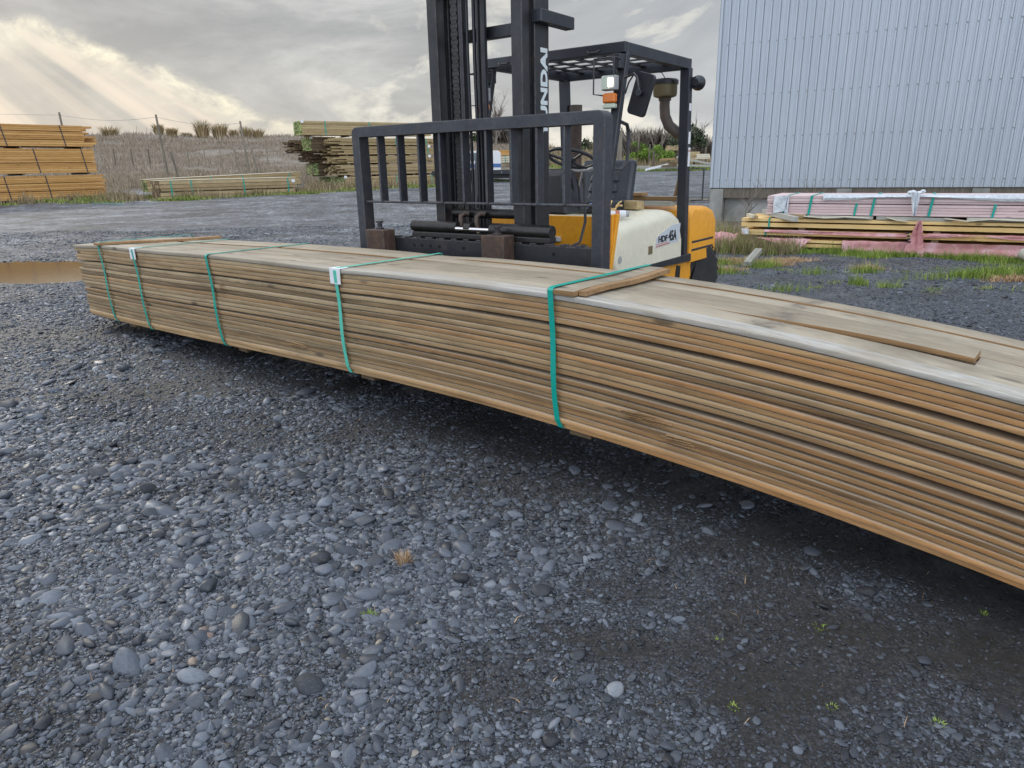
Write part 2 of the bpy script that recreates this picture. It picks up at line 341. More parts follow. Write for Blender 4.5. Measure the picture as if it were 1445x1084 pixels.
def stone_mat():
    m, T = mat('river_stones')
    at = T.n('ShaderNodeAttribute', attribute_name='tone', attribute_type='INSTANCER').outputs['Vector']
    r, s, q = T.sep(at)
    v = T.vm('ADD', oc(T), at)
    c = T.ramp(r, [(0, (.012, .014, .019)), (.25, (.038, .046, .060)), (.55, (.082, .097, .122)), (.80, (.140, .162, .195)), (.92, (.23, .245, .26)), (.95, (.24, .20, .155)), (.975, (.17, .12, .10)), (1, (.36, .34, .29))])
    n = T.noise(v, 1.6, 6, .65, .8).outputs[0]; n2 = T.noise(v, 9., 6, .7).outputs[0]
    c = T.mix(T.m('MULTIPLY', T.ramp(n, [(.42, 0), (.62, 1)]), .5), c, T.vm('MULTIPLY', c, (.45, .45, .47)))
    c = T.mix(T.m('MULTIPLY', T.ramp(n2, [(.5, 0), (.75, 1)]), .35), c, (.20, .21, .22))
    finish(T, c, T.rng(s, 0, 1, .38, .72), bump=n2, bstr=.12, bdist=.02, spec=.45); return m
M['stone'] = stone_mat()
def water_mat(name, c, r=.02):
    m, T = mat(name); p = T.n('ShaderNodeNewGeometry').outputs['Position']
    n = T.noise(p, 5., 3, .5).outputs[0]
    finish(T, c, r, bump=T.noise(T.vm('MULTIPLY', p, (1, 2.5, 1)), 9., 5, .6).outputs[0], bstr=.10, bdist=.01, spec=1.0, IOR=1.5); return m
M['water'] = water_mat('muddy_puddle_water', (.075, .055, .036), .04)

# ------------------------------------------------------------------ mesh builder
class MB:
    def __init__(s): s.v = []; s.f = []; s.mi = []
    def add(s, vs, fs, mi=0):
        b = len(s.v); s.v += [tuple(v) for v in vs]; s.f += [tuple(b + i for i in f) for f in fs]; s.mi += [mi] * len(fs); return s
    def box(s, x0, x1, y0, y1, z0, z1, mi=0, M4=None):
        vs = [Vector((x, y, z)) for z in (z0, z1) for y in (y0, y1) for x in (x0, x1)]
        if M4 is not None: vs = [M4 @ v for v in vs]
        return s.add(vs, [(0, 2, 3, 1), (4, 5, 7, 6), (0, 1, 5, 4), (2, 6, 7, 3), (0, 4, 6, 2), (1, 3, 7, 5)], mi)
    def hexa(s, b, t, mi=0):     # bottom 4 points, top 4 points (ccw from above)
        return s.add(list(b) + list(t), [(3, 2, 1, 0), (4, 5, 6, 7), (0, 1, 5, 4), (1, 2, 6, 5), (2, 3, 7, 6), (3, 0, 4, 7)], mi)
    def bar(s, a, b, w, h, up=(0, 0, 1), mi=0):
        a, b = Vector(a), Vector(b); d = (b - a).normalized(); sx = d.cross(Vector(up))
        if sx.length < 1e-4: sx = d.cross(Vector((0, 1, 0)))
        sx.normalize(); uz = sx.cross(d).normalized(); sx *= w / 2; uz *= h / 2
        q = lambda c: [c - sx - uz, c + sx - uz, c + sx + uz, c - sx + uz]
        return s.add(q(a) + q(b), [(0, 1, 2, 3), (7, 6, 5, 4), (0, 4, 5, 1), (1, 5, 6, 2), (2, 6, 7, 3), (3, 7, 4, 0)], mi)
    def tube(s, pts, r, n=10, mi=0, cap=True):
        pts = [Vector(p) for p in pts]; N = len(pts); rs = r if isinstance(r, (list, tuple)) else [r] * N
        prev = None; rings = []
        for i, p in enumerate(pts):
            d = (pts[min(i + 1, N - 1)] - pts[max(i - 1, 0)]).normalized()
            if prev is None:
                a = d.cross(Vector((0, 0, 1)))
                if a.length < 1e-3: a = d.cross(Vector((0, 1, 0)))
            else: a = prev - d * prev.dot(d)
            a.normalize(); prev = a; b = d.cross(a)
            rings.append([p + (a * math.cos(2 * math.pi * k / n) + b * math.sin(2 * math.pi * k / n)) * rs[i] for k in range(n)])
        vs = [v for rg in rings for v in rg]; fs = []
        for i in range(N - 1):
            for k in range(n):
                fs.append((i * n + k, i * n + (k + 1) % n, (i + 1) * n + (k + 1) % n, (i + 1) * n + k))
        if cap: fs.append(tuple(reversed(range(n)))); fs.append(tuple((N - 1) * n + k for k in range(n)))
        return s.add(vs, fs, mi)
    def lathe(s, prof, c=(0, 0, 0), n=24, axis='Z', mi=0):
        vs = []; fs = []; c = Vector(c)
        for r, h in prof:
            for k in range(n):
                a = 2 * math.pi * k / n
                p = {'Z': (r * math.cos(a), r * math.sin(a), h), 'X': (h, r * math.cos(a), r * math.sin(a)), 'Y': (r * math.sin(a), h, r * math.cos(a))}[axis]
                vs.append(c + Vector(p))
        for i in range(len(prof) - 1):
            for k in range(n): fs.append((i * n + k, i * n + (k + 1) % n, (i + 1) * n + (k + 1) % n, (i + 1) * n + k))
        fs.append(tuple(reversed(range(n)))); fs.append(tuple((len(prof) - 1) * n + k for k in range(n)))
        return s.add(vs, fs, mi)
    def prism(s, poly, a0, a1, axis='X', mi=0):
        def P(u, v, a): return {'X': (a, u, v), 'Y': (u, a, v), 'Z': (u, v, a)}[axis]
        n = len(poly); vs = [P(u, v, a0) for u, v in poly] + [P(u, v, a1) for u, v in poly]
        fs = [tuple(reversed(range(n))), tuple(range(n, 2 * n))] + [(i, (i + 1) % n, n + (i + 1) % n, n + i) for i in range(n)]
        return s.add(vs, fs, mi)
    def strip(s, pts, sides, thick=.002, mi=0):       # a flat band: centre points + half-width vectors + normals
        vs = []; 
        for p, w, nrm in zip(pts, sides[0], sides[1]):
            p, w, nrm = Vector(p), Vector(w), Vector(nrm) * thick
            vs += [p - w, p + w, p + w + nrm, p - w + nrm]
        fs = []
        N = len(pts)
        for i in range(N - 1):
            for k in range(4): fs.append((i * 4 + k, i * 4 + (k + 1) % 4, (i + 1) * 4 + (k + 1) % 4, (i + 1) * 4 + k))
        fs += [(3, 2, 1, 0), tuple(N * 4 - 4 + k for k in range(4))]
        return s.add(vs, fs, mi)
    def mesh(s, name, smooth=False):
        me = bpy.data.meshes.new(name); me.from_pydata(s.v, [], s.f)
        if any(s.mi): me.polygons.foreach_set('material_index', s.mi)
        bm = bmesh.new(); bm.from_mesh(me); bmesh.ops.recalc_face_normals(bm, faces=bm.faces); bm.to_mesh(me); bm.free()
        if smooth: me.polygons.foreach_set('use_smooth', [True] * len(me.polygons))
        me.update(); return me
    def build(s, name, m, parent=None, bevel=0., smooth=False, seg=2, label=None, ang=40):
        me = s.mesh(name, smooth or bevel > 0)
        for x in (m if isinstance(m, (list, tuple)) else [m]): me.materials.append(x)
        o = bpy.data.objects.new(name, me); COL.objects.link(o)
        if parent is not None: o.parent = parent
        if bevel > 0:
            b = o.modifiers.new('b', 'BEVEL'); b.width = bevel; b.segments = seg; b.limit_method = 'ANGLE'; b.angle_limit = R(ang); b.harden_normals = True
        elif smooth:
            set_auto(me, 38)
        if label: o['label'] = label
        return o
def set_auto(me, deg):
    bm = bmesh.new(); bm.from_mesh(me)
    for e in bm.edges:
        if len(e.link_faces) == 2 and e.calc_face_angle(0) > R(deg): e.smooth = False
    bm.to_mesh(me); bm.free()
def tag(o, label=None, cat=None, group=None, kind=None):
    if label: o['label'] = label
    if cat: o['category'] = cat
    if group: o['group'] = group
    if kind: o['kind'] = kind
    return o
def empty(name, loc=(0, 0, 0), rz=0., label=None, cat=None, group=None):
    o = bpy.data.objects.new(name, None); COL.objects.link(o); o.location = loc; o.rotation_euler = (0, 0, rz)
    o.empty_display_size = .2
    return tag(o, label, cat, group)
def arr_mesh(name, V, F, m, smooth=False, matidx=None):
    me = bpy.data.meshes.new(name); V = np.asarray(V, dtype=np.float32); F = np.asarray(F, dtype=np.int32); k = F.shape[1]
    me.vertices.add(len(V)); me.vertices.foreach_set('co', V.ravel())
    me.loops.add(F.size); me.loops.foreach_set('vertex_index', F.ravel())
    me.polygons.add(len(F)); me.polygons.foreach_set('loop_start', np.arange(0, F.size, k, dtype=np.int32))
    me.polygons.foreach_set('loop_total', np.full(len(F), k, dtype=np.int32))
    if smooth: me.polygons.foreach_set('use_smooth', np.ones(len(F), dtype=bool))
    me.update(calc_edges=True); me.validate()
    for x in (m if isinstance(m, (list, tuple)) else [m]): me.materials.append(x)
    o = bpy.data.objects.new(name, me); COL.objects.link(o); return o

# ------------------------------------------------------------------ ground
def vnoise(x, y, s, seed=0):
    """cheap smooth value noise"""
    r = np.random.default_rng(1000 + seed).random((256, 256)).astype(np.float32)
    u, v = x * s + 1000, y * s + 1000
    i, j = np.floor(u).astype(int), np.floor(v).astype(int); fu, fv = u - i, v - j
    fu = fu * fu * (3 - 2 * fu); fv = fv * fv * (3 - 2 * fv)
    a = r[i % 256, j % 256]; b = r[(i + 1) % 256, j % 256]; c = r[i % 256, (j + 1) % 256]; d_ = r[(i + 1) % 256, (j + 1) % 256]
    return (a * (1 - fu) + b * fu) * (1 - fv) + (c * (1 - fu) + d_ * fu) * fv - .5
def sm(t): t = np.clip(t, 0, 1); return t * t * (3 - 2 * t)
SPOTS = [  # x, y, rx, ry, amount of dark mud; along the bundle also its painted shadow
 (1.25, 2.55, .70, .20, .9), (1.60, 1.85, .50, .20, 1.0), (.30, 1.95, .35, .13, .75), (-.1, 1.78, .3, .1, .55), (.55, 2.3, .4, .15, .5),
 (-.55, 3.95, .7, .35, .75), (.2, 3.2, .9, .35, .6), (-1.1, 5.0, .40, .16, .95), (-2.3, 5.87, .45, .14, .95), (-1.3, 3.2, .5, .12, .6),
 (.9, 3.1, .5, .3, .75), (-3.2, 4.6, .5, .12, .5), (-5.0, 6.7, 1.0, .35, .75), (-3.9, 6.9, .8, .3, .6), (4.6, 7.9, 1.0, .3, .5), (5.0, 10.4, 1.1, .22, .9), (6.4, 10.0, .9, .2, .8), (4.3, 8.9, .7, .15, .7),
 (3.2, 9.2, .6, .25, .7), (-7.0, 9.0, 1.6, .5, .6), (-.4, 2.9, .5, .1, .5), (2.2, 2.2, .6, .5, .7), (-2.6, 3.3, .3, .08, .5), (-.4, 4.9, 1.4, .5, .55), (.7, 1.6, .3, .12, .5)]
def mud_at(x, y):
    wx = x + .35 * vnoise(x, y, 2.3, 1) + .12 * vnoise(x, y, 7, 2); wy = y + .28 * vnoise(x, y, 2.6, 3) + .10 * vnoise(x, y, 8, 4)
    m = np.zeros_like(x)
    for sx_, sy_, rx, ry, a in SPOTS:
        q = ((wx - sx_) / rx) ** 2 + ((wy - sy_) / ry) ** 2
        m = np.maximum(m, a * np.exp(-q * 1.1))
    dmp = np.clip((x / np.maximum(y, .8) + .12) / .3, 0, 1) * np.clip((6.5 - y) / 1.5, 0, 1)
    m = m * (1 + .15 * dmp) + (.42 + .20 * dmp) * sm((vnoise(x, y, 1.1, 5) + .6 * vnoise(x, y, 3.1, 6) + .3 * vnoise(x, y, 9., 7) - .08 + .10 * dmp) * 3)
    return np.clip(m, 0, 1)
def ridge(azr):
    return np.interp(azr, [-1.2, -.62, -.45, -.3, -.16, -.02, .08, .18, .4, 1.0], [7.7, 7.5, 7.2, 6.8, 5.9, 4.7, 2.9, 2.0, 1.8, 1.8])
PUDS = [(-8.2, 11.6, 3.4, 1.45, .045), (7.9, 29.5, 2.6, .8, .03)]
def gz(x, y):
    x = np.asarray(x, dtype=np.float64); y = np.asarray(y, dtype=np.float64)
    z = .02 * (np.clip(y, 25, 70) - 25)
    azr = x / np.maximum(y, 1.)
    t = np.clip((y - 47) / 78., 0, 1)
    z = z + (ridge(azr) - .9) * (.45 * t + .55 * sm(t)) * (y > 47)
    near = np.clip((30 - y) / 10., 0, 1)
    z = z + near * (.030 * vnoise(x, y, .5, 7) + .022 * vnoise(x, y, 1.6, 8) + .014 * vnoise(x, y, 5, 9))
    hill = np.clip((y - 55) / 30., 0, 1)
    z = z + hill * (1.1 * vnoise(x, y, .09, 10) + .6 * vnoise(x, y, .3, 11))
    for px_, py_, a, b, dpt in PUDS:
        q = ((x - px_) / a) ** 2 + ((y - py_) / b) ** 2 + .5 * vnoise(x, y, 1.3, 12)
        z = z - dpt * 1.2 * sm(1.25 - q)
    # low mounds of scraped mud by the bearers
    for mx, my in ((-1.1, 5.0), (-2.3, 5.87)):
        z = z + .035 * np.exp(-(((x - mx) / .28) ** 2 + ((y - my) / .10) ** 2)) * (1 + 1.5 * vnoise(x, y, 14, 13))
    return z
def axis_pts(lo, hi, step, far_lo, far_hi, g=1.06):
    a = list(np.arange(lo, hi, step)); s = step; v = lo; L = []
    while v > far_lo: s *= g; v -= s; L.append(v)
    s = step; v = a[-1]; H = []
    while v < far_hi: s *= g; v += s; H.append(v)
    return np.array(L[::-1] + a + H)
xs = axis_pts(-5.5, 4.5, .035, -900, 900, 1.05); ys = axis_pts(.8, 8.5, .035, -60, 1500, 1.045)
X, Y = np.meshgrid(xs, ys); Z = gz(X, Y)
V = np.stack([X, Y, Z], -1).reshape(-1, 3); nx, ny = len(xs), len(ys)
I = np.arange(nx * ny).reshape(ny, nx)
F = np.stack([I[:-1, :-1], I[:-1, 1:], I[1:, 1:], I[1:, :-1]], -1).reshape(-1, 4)
ground = arr_mesh('ground', V, F, M['ground'], smooth=True); tag(ground, kind='structure')
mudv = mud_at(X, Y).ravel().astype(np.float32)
azr = (X / np.maximum(Y, 1.)).ravel()
edge_y = np.interp(azr, [-1, -.2, .0, .1, .3, 1], [44, 47, 52, 62, 66, 66])
grv = sm((Y.ravel() - edge_y + 3 * vnoise(X, Y, .4, 20).ravel()) / 5.)
# weedy verge by the packs and the shed on the right
vx, vy = X.ravel(), Y.ravel()
line = (vx - 4.2) * .515 + (vy - 12.6) * .857      # distance behind the pack line
grv = np.maximum(grv, .85 * sm((line + .35 + .8 * vnoise(X, Y, 1.2, 21).ravel()) / .6) * (vx > 3.4) * (vy < 21))
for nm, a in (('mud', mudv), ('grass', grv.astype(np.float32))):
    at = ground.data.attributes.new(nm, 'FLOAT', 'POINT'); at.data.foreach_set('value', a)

# puddles
def puddle(cx, cy, a, b, z, name='puddle'):
    n = 90; vs = [(cx, cy, z)]
    for k in range(n):
        t = 2 * math.pi * k / n; w = 1.25
        vs.append((cx + a * w * math.cos(t), cy + b * w * math.sin(t), z))
    o = arr_mesh(name, vs, [(0, 1 + k, 1 + (k + 1) % n) for k in range(n)], M['water']); tag(o, kind='structure')
for px_, py_, a, b, dpt in PUDS:
    puddle(px_, py_, a, b, float(.02 * (max(py_, 25) - 25)) - dpt * .55)

# ------------------------------------------------------------------ gravel stones (stuff)
def gn_stones(name, P, S, Rt, tone, sub=3):
    me = bpy.data.meshes.new(name); me.vertices.add(len(P)); me.vertices.foreach_set('co', P.astype(np.float32).ravel()); me.update()
    def A(nm, typ, data, key='vector'):
        a = me.attributes.new(nm, typ, 'POINT'); a.data.foreach_set(key, data.ravel())
    A('scl', 'FLOAT_VECTOR', S.astype(np.float32)); A('rot', 'FLOAT_VECTOR', Rt.astype(np.float32)); A('tone', 'FLOAT_VECTOR', tone.astype(np.float32))
    A('pick', 'INT', rng.integers(0, 6, len(P)).astype(np.int32), 'value')
    o = bpy.data.objects.new(name, me); COL.objects.link(o)
    t = bpy.data.node_groups.new(name, 'GeometryNodeTree')
    t.interface.new_socket('Geometry', in_out='INPUT', socket_type='NodeSocketGeometry'); t.interface.new_socket('Geometry', in_out='OUTPUT', socket_type='NodeSocketGeometry')
    N = t.nodes; L = t.links
    gi = N.new('NodeGroupInput'); go = N.new('NodeGroupOutput'); join = N.new('GeometryNodeJoinGeometry')
    for i in range(6):
        ico = N.new('GeometryNodeMeshIcoSphere'); ico.inputs['Subdivisions'].default_value = sub; ico.inputs['Radius'].default_value = 1
        pos = N.new('GeometryNodeInputPosition'); ad = N.new('ShaderNodeVectorMath'); ad.inputs[1].default_value = (i * 7.3, i * 3.1, 2.2)
        L.new(pos.outputs[0], ad.inputs[0])
        nz = N.new('ShaderNodeTexNoise'); nz.inputs['Scale'].default_value = .62; nz.inputs['Detail'].default_value = .6
        L.new(ad.outputs[0], nz.inputs['Vector'])
        sb = N.new('ShaderNodeVectorMath'); sb.operation = 'SUBTRACT'; sb.inputs[1].default_value = (.5, .5, .5); L.new(nz.outputs['Color'], sb.inputs[0])
        sc = N.new('ShaderNodeVectorMath'); sc.operation = 'SCALE'; sc.inputs['Scale'].default_value = .95; L.new(sb.outputs[0], sc.inputs[0])
        sp = N.new('GeometryNodeSetPosition'); L.new(ico.outputs['Mesh'], sp.inputs['Geometry']); L.new(sc.outputs[0], sp.inputs['Offset'])
        ss = N.new('GeometryNodeSetShadeSmooth'); L.new(sp.outputs[0], ss.inputs[0])
        gm = N.new('GeometryNodeSetMaterial'); gm.inputs['Material'].default_value = M['stone']; L.new(ss.outputs[0], gm.inputs[0])
        g2 = N.new('GeometryNodeGeometryToInstance'); L.new(gm.outputs[0], g2.inputs[0]); L.new(g2.outputs[0], join.inputs[0])
    def na(nm, ty):
        a = N.new('GeometryNodeInputNamedAttribute'); a.data_type = ty; a.inputs['Name'].default_value = nm
        return [q for q in a.outputs if q.enabled and q.name == 'Attribute'][0]
    iop = N.new('GeometryNodeInstanceOnPoints'); iop.inputs['Pick Instance'].default_value = True
    L.new(gi.outputs[0], iop.inputs['Points']); L.new(join.outputs[0], iop.inputs['Instance'])
    L.new(na('pick', 'INT'), iop.inputs['Instance Index']); L.new(na('rot', 'FLOAT_VECTOR'), iop.inputs['Rotation']); L.new(na('scl', 'FLOAT_VECTOR'), iop.inputs['Scale'])
    L.new(iop.outputs[0], go.inputs[0])
    md = o.modifiers.new('stones', 'NODES'); md.node_group = t
    me.materials.append(M['stone'])
    tag(o, kind='stuff'); return o
def stones(ylo, yhi, xl, xr, density, med, sig, mx, keep=1., mudcut=.62, mn=.002):
    """stones between two distances; xl/xr are the lateral limits per metre of distance"""
    area = (yhi - ylo) * ((xr - xl) * (ylo + yhi) / 2 + 1.2); n = int(area * density)
    u = rng.random(n); y = np.sqrt(ylo ** 2 + u * (yhi ** 2 - ylo ** 2)); x = (xl * y - .6) + rng.random(n) * ((xr - xl) * y + 1.2)
    r = np.clip(med * np.exp(rng.normal(0, sig, n)), mn, mx)
    md = mud_at(x, y); k = rng.random(n) > md * mudcut
    # drifts: some patches carry coarser stones
    coarse = vnoise(x, y, .9, 30) + .5 * vnoise(x, y, 2.4, 31); fine = np.clip((x / y + .16) / .36, 0, 1); r = r * (1.0 - .34 * fine)
    r = r * (1 + .7 * np.clip(coarse, -.5, .6)) * (1 - .35 * md)
    for px_, py_, a, b, dpt in PUDS: k &= (((x - px_) / a) ** 2 + ((y - py_) / b) ** 2) > 1.0
    x, y, r = x[k], y[k], r[k]; n = len(x)
    S = np.stack([r * rng.uniform(.85, 1.5, n), r * rng.uniform(.62, 1.0, n), r * rng.uniform(.30, .62, n)], -1)
    P = np.stack([x, y, gz(x, y) + S[:, 2] * rng.uniform(-.05, .5, n)], -1)
    Rt = np.stack([rng.normal(0, .22, n), rng.normal(0, .22, n), rng.uniform(0, 6.28, n)], -1)
    fine = fine[k]; tone = np.stack([np.clip(rng.beta(1.8, 2.3, n) - .38 * mud_at(x, y) - .10 * fine, 0, 1), rng.random(n), rng.random(n)], -1)
    return P, S, Rt, tone
def cat4(L): return [np.concatenate([l[i] for l in L]) for i in range(4)]
near_st = cat4([
    stones(1.0, 2.7, -.85, .85, 15000, .0030, .30, .006), stones(2.7, 4.2, -.80, .80, 5000, .0042, .30, .008),
    stones(1.0, 2.6, -.85, .85, 9000, .0058, .38, .014), stones(1.0, 2.6, -.85, .85, 1500, .0120, .32, .026),
    stones(1.0, 3.6, -.85, .85, 110, .024, .30, .045),
    stones(2.6, 4.6, -.80, .80, 3600, .0078, .40, .02), stones(2.6, 4.6, -.80, .80, 500, .0150, .30, .03)])
gn_stones('gravel', *near_st, sub=3)
far_st = cat4([
    stones(4.6, 8.0, -.80, .80, 1300, .0095, .42, .030), stones(8.0, 12., -.80, .80, 1300, .0090, .48, .030), stones(12., 20., -.80, .80, 420, .0085, .48, .030), stones(4.0, 9.0, -.8, .8, 14, .034, .3, .06)])
gn_stones('gravel', *far_st, sub=2)

# ------------------------------------------------------------------ the timber bundle on the forks
P0 = Vector((-4.417, 7.154, 0)); BANG = math.atan2(1.945 - 7.154, 1.654 + 4.417)
SS = [-.3, .0, .77, 1.8, 2.9, 4.436, 5.3, 6.08, 7.22, 8.0, 8.6, 9.0]
ZZ = [.125, .128, .135, .165, .212, .268, .278, .272, .232, .140, .03, -.02]
pf = np.polyfit(SS[:10], ZZ[:10], 4)
def zb(s): return float(np.polyval(pf, min(s, 8.15))) + (0 if s < 8.15 else (s - 8.15) * (float(np.polyval(pf, 8.15) - np.polyval(pf, 8.1)) / .05))
SEND = 8.62
NL = 22; GAPS = {5: .014, 13: .007}     # wider dark gaps above these layers (counted from the top)
def thick(s): return float(np.interp(s, [0, .7, 2.8, 4.4, 6.1, 8, 9], [.700, .725, .700, .655, .655, .63, .62]))
_rg = random.Random(77); LG = [.0042 * _rg.choice((.35, .6, .8, 1., 1.3, 2.0)) for _ in range(NL)]
def gap_at(k, s):
    g = LG[k] * (1 + .5 * max(0, s - 5.5) / 2)
    if k in GAPS: g += GAPS[k] * (1 + .9 * max(0, s - 5) / 3)
    if k == 16: g += .012 * max(0, s - 6.6) / 1.5
    if k == 9: g += .010 * max(0, s - 6.9) / 1.5
    return g
def layer_z(i, s):
    """bottom and top of layer i (0 = top) at s; the gap k lies above layer k"""
    T = thick(s); t = (T - sum(gap_at(k, s) for k in range(1, NL))) / NL
    z = zb(s) + T - i * t - sum(gap_at(k, s) for k in range(1, i + 1))
    return z - t, z
root = empty('timber_bundle', P0, BANG, 'long strapped bundle of brown decking boards held up on the forklift forks', 'timber bundle')
def board(s0, s1, o0, o1, zf, seed, ch=.004, n=90, wob=.0035, curve=None):
    """a board running along s; zf(s) -> (bottom, top)"""
    r = random.Random(seed); a1, a2, p1, p2 = r.uniform(-1, 1), r.uniform(-1, 1), r.uniform(0, 6), r.uniform(0, 6)
    m = MB(); vs = []; fs = []
    for i in range(n + 1):
        s = s0 + (s1 - s0) * i / n; b, t = zf(s)
        w = wob * (a1 * math.sin(s * 1.3 + p1) + a2 * math.sin(s * 3.1 + p2) + .35 * math.sin(s * 8.3 + p1 * 3)); c = curve(s) if curve else 0
        x0, x1 = o0 + w + c, o1 + w + c
        ring = [(x0, b + ch), (x0 + ch * .3, b + ch * .3), (x0 + ch, b), (x1 - ch, b), (x1, b + ch), (x1, t - ch), (x1 - ch * .3, t - ch * .3), (x1 - ch, t), (x0 + ch, t), (x0 + ch * .3, t - ch * .3), (x0, t - ch)]
        vs += [(s, u, z) for u, z in ring]
    k = 11
    for i in range(n):
        for j in range(k): fs.append((i * k + j, i * k + (j + 1) % k, (i + 1) * k + (j + 1) % k, (i + 1) * k + j))
    fs += [tuple(reversed(range(k))), tuple(n * k + j for j in range(k))]
    m.add(vs, fs); return m
BW = .86
for i in range(1, NL):
    r = random.Random(50 + i)
    st = r.uniform(-.02, .03) + (.05 if i >= 5 else 0) + (.035 if i > 13 else 0)
    zf = (lambda s, i=i: layer_z(i, s))
    def cv(s, a=r.uniform(-.006, .006), b=r.uniform(0, 6), c=r.uniform(0, .004)): return a * math.sin(s * .8 + b) + c + .004
    o = board(st, SEND + r.uniform(-.03, .03), r.uniform(-.005, .008), .15, zf, i, curve=cv, ch=.0032).build('board', M['deck_near'], root, smooth=True)
# the boards stacked behind the front edge
core = MB()
for i in range(1, NL):
    for a in range(5):
        b = board(.02 + (.05 if i >= 5 else 0) + random.uniform(-.02, .03), SEND, .160 + a * .134, .160 + a * .134 + .131, lambda s, i=i: layer_z(i, s), 200 + i * 7 + a, n=12)
        core.add(b.v, b.f)
core.build('inner_boards', M['deck_near'], root)
# top boards, their gaps opening towards the near end
TOPB = [(0, .110, 'deck_silver'), (.117, .264, 'deck_top'), (.271, .412, 'deck_top'), (.419, .557, 'deck_top'), (.564, .697, 'deck_top'), (.704, .830, 'deck_top')]
for k, (a, b, mt) in enumerate(TOPB):
    def zf(s, k=k):
        lo, hi = layer_z(0, s); up = 0
        if k == 2: up = .026 * float(sm(np.array((s - 6.55) / 1.1)))
        if k == 5: up = .008 * float(sm(np.array((s - 4.6) / .4)))
        up -= .003 * k * float(sm(np.array((s - 4.) / 2.)))
        return lo + up, hi + up
    gap = {4: .006, 3: .010, 5: .0, 1: -.001}.get(k, 0)
    cv = (lambda s, g=gap, k=k: g * max(0, s - 5.2) / 2.5 + (.075 * (1 - float(sm(np.array((s - 3.9) / 1.2)))) - .02 if k == 5 else 0) + (.055 * (1 - float(sm(np.array((s - 3.9) / 1.2)))) if k == 4 else 0) + (.03 * float(sm(np.array((s - 4.5) / .4))) if k == 5 else 0))
    s1 = SEND if k != 2 else 7.72
    board(.0 + random.uniform(0, .02), s1, a, b, zf, 300 + k, curve=cv, n=80).build('board', M[mt], root, smooth=True, label='silver-grey front board of the top layer' if k == 0 else None)
zt = lambda s: layer_z(0, s)[1]
board(7.724, SEND, .273, .411, lambda s: tuple(q - .006 for q in layer_z(0, s)), 320, n=10).build('board', M['deck_top'], root, smooth=True)
# cross battens under the straps
def cross(s0, w, h, o0, o1, m, z_off=.0, skew=0., label=None):
    r = MB(); n = 8; vs = []; fs = []
    for i in range(n + 1):
        o = o0 + (o1 - o0) * i / n; s = s0 + skew * (o - o0); z = zt(s) + .002 + z_off + .004 * math.sin(i)
        vs += [(s - w / 2, o, z), (s + w / 2, o, z), (s + w / 2, o, z + h), (s - w / 2, o, z + h)]
    for i in range(n):
        for j in range(4): fs.append((i * 4 + j, i * 4 + (j + 1) % 4, (i + 1) * 4 + (j + 1) % 4, (i + 1) * 4 + j))
    fs += [(3, 2, 1, 0), tuple(n * 4 + j for j in range(4))]
    r.add(vs, fs); return r.build('batten', m, root, bevel=.002, label=label)
cross(6.13, .150, .024, -.012, .86, M['deck_top'], skew=-.02, label='wide flat batten under the nearest teal strap')
cross(6.225, .040, .024, .03, .85, M['deck_fresh'], z_off=.002, skew=-.02)
cross(.69, .09, .022, -.03, .93, M['deck_fresh'], skew=.55, label='red-brown batten across the far end')
# bearers under the pack
for s in (.90, 2.97, 4.52, 6.18):
    z = zb(s); mb = MB(); mb.box(s - .065, s + .065, .09, .80, z - .058, z - .002); mb.build('bearer', M['pine_dark'], root, bevel=.003)
# straps
def strap(s, lean, m, over=0., protector=False, w=.015):
    T = zt(s) + .003 + over; B = zb(s) - .006
    pts = []; N = []
    path = [(.14, B, 0, -1), (.03, B, -.1, -1), (.004, B + .012, -.7, -.7), (-.006, B + .05, -1, -.1), (-.010, B + .15, -1, 0)]
    for k in range(1, 9): path.append((-.010 - .004 * math.sin(k), B + .15 + (T - .012 - B - .15) * k / 8, -1, 0))
    path += [(-.006, T - .002, -.8, .6), (.010, T + .001, 0, 1)]
    for k in range(1, 9): path.append((.010 + (BW - .01) * k / 8 + .03, T + .001, 0, 1))
    path += [(BW + .045, T - .03, 1, 0), (BW + .045, B + .05, 1, 0), (.82, B, 0, -1), (.14, B, 0, -1)]
    H = T - B
    for o, z, a, b in path:
        k = 1 - (z - B) / H
        pts.append((s + lean * k + .025 * max(0, 1 - (z - B) / .12) ** 2, o, z)); nn = Vector((0, a, b)).normalized(); N.append(nn)
    # twist a little on the front
    wv = [Vector((w, 0, 0)) for _ in pts]
    mb = MB(); mb.strip(pts, (wv, N), .0022); mb.build('strap', m, root)
    if protector:
        q = MB(); z = T
        q.box(s - .055, s + .045, -.014, -.006, z - .095, z); q.box(s - .055, s + .045, -.014, .06, z - .0015, z + .0015)
        q.build('strap_protector', M['white_plastic'], root, bevel=.002)
strap(.70, .06, M['teal'], over=.025)
strap(1.46, .07, M['teal'], protector=True, over=.0025)
strap(2.80, .06, M['teal'])
strap(4.42, .03, M['teal_pale'], protector=True, over=.0025)
strap(6.075, .03, M['teal'], over=.028)
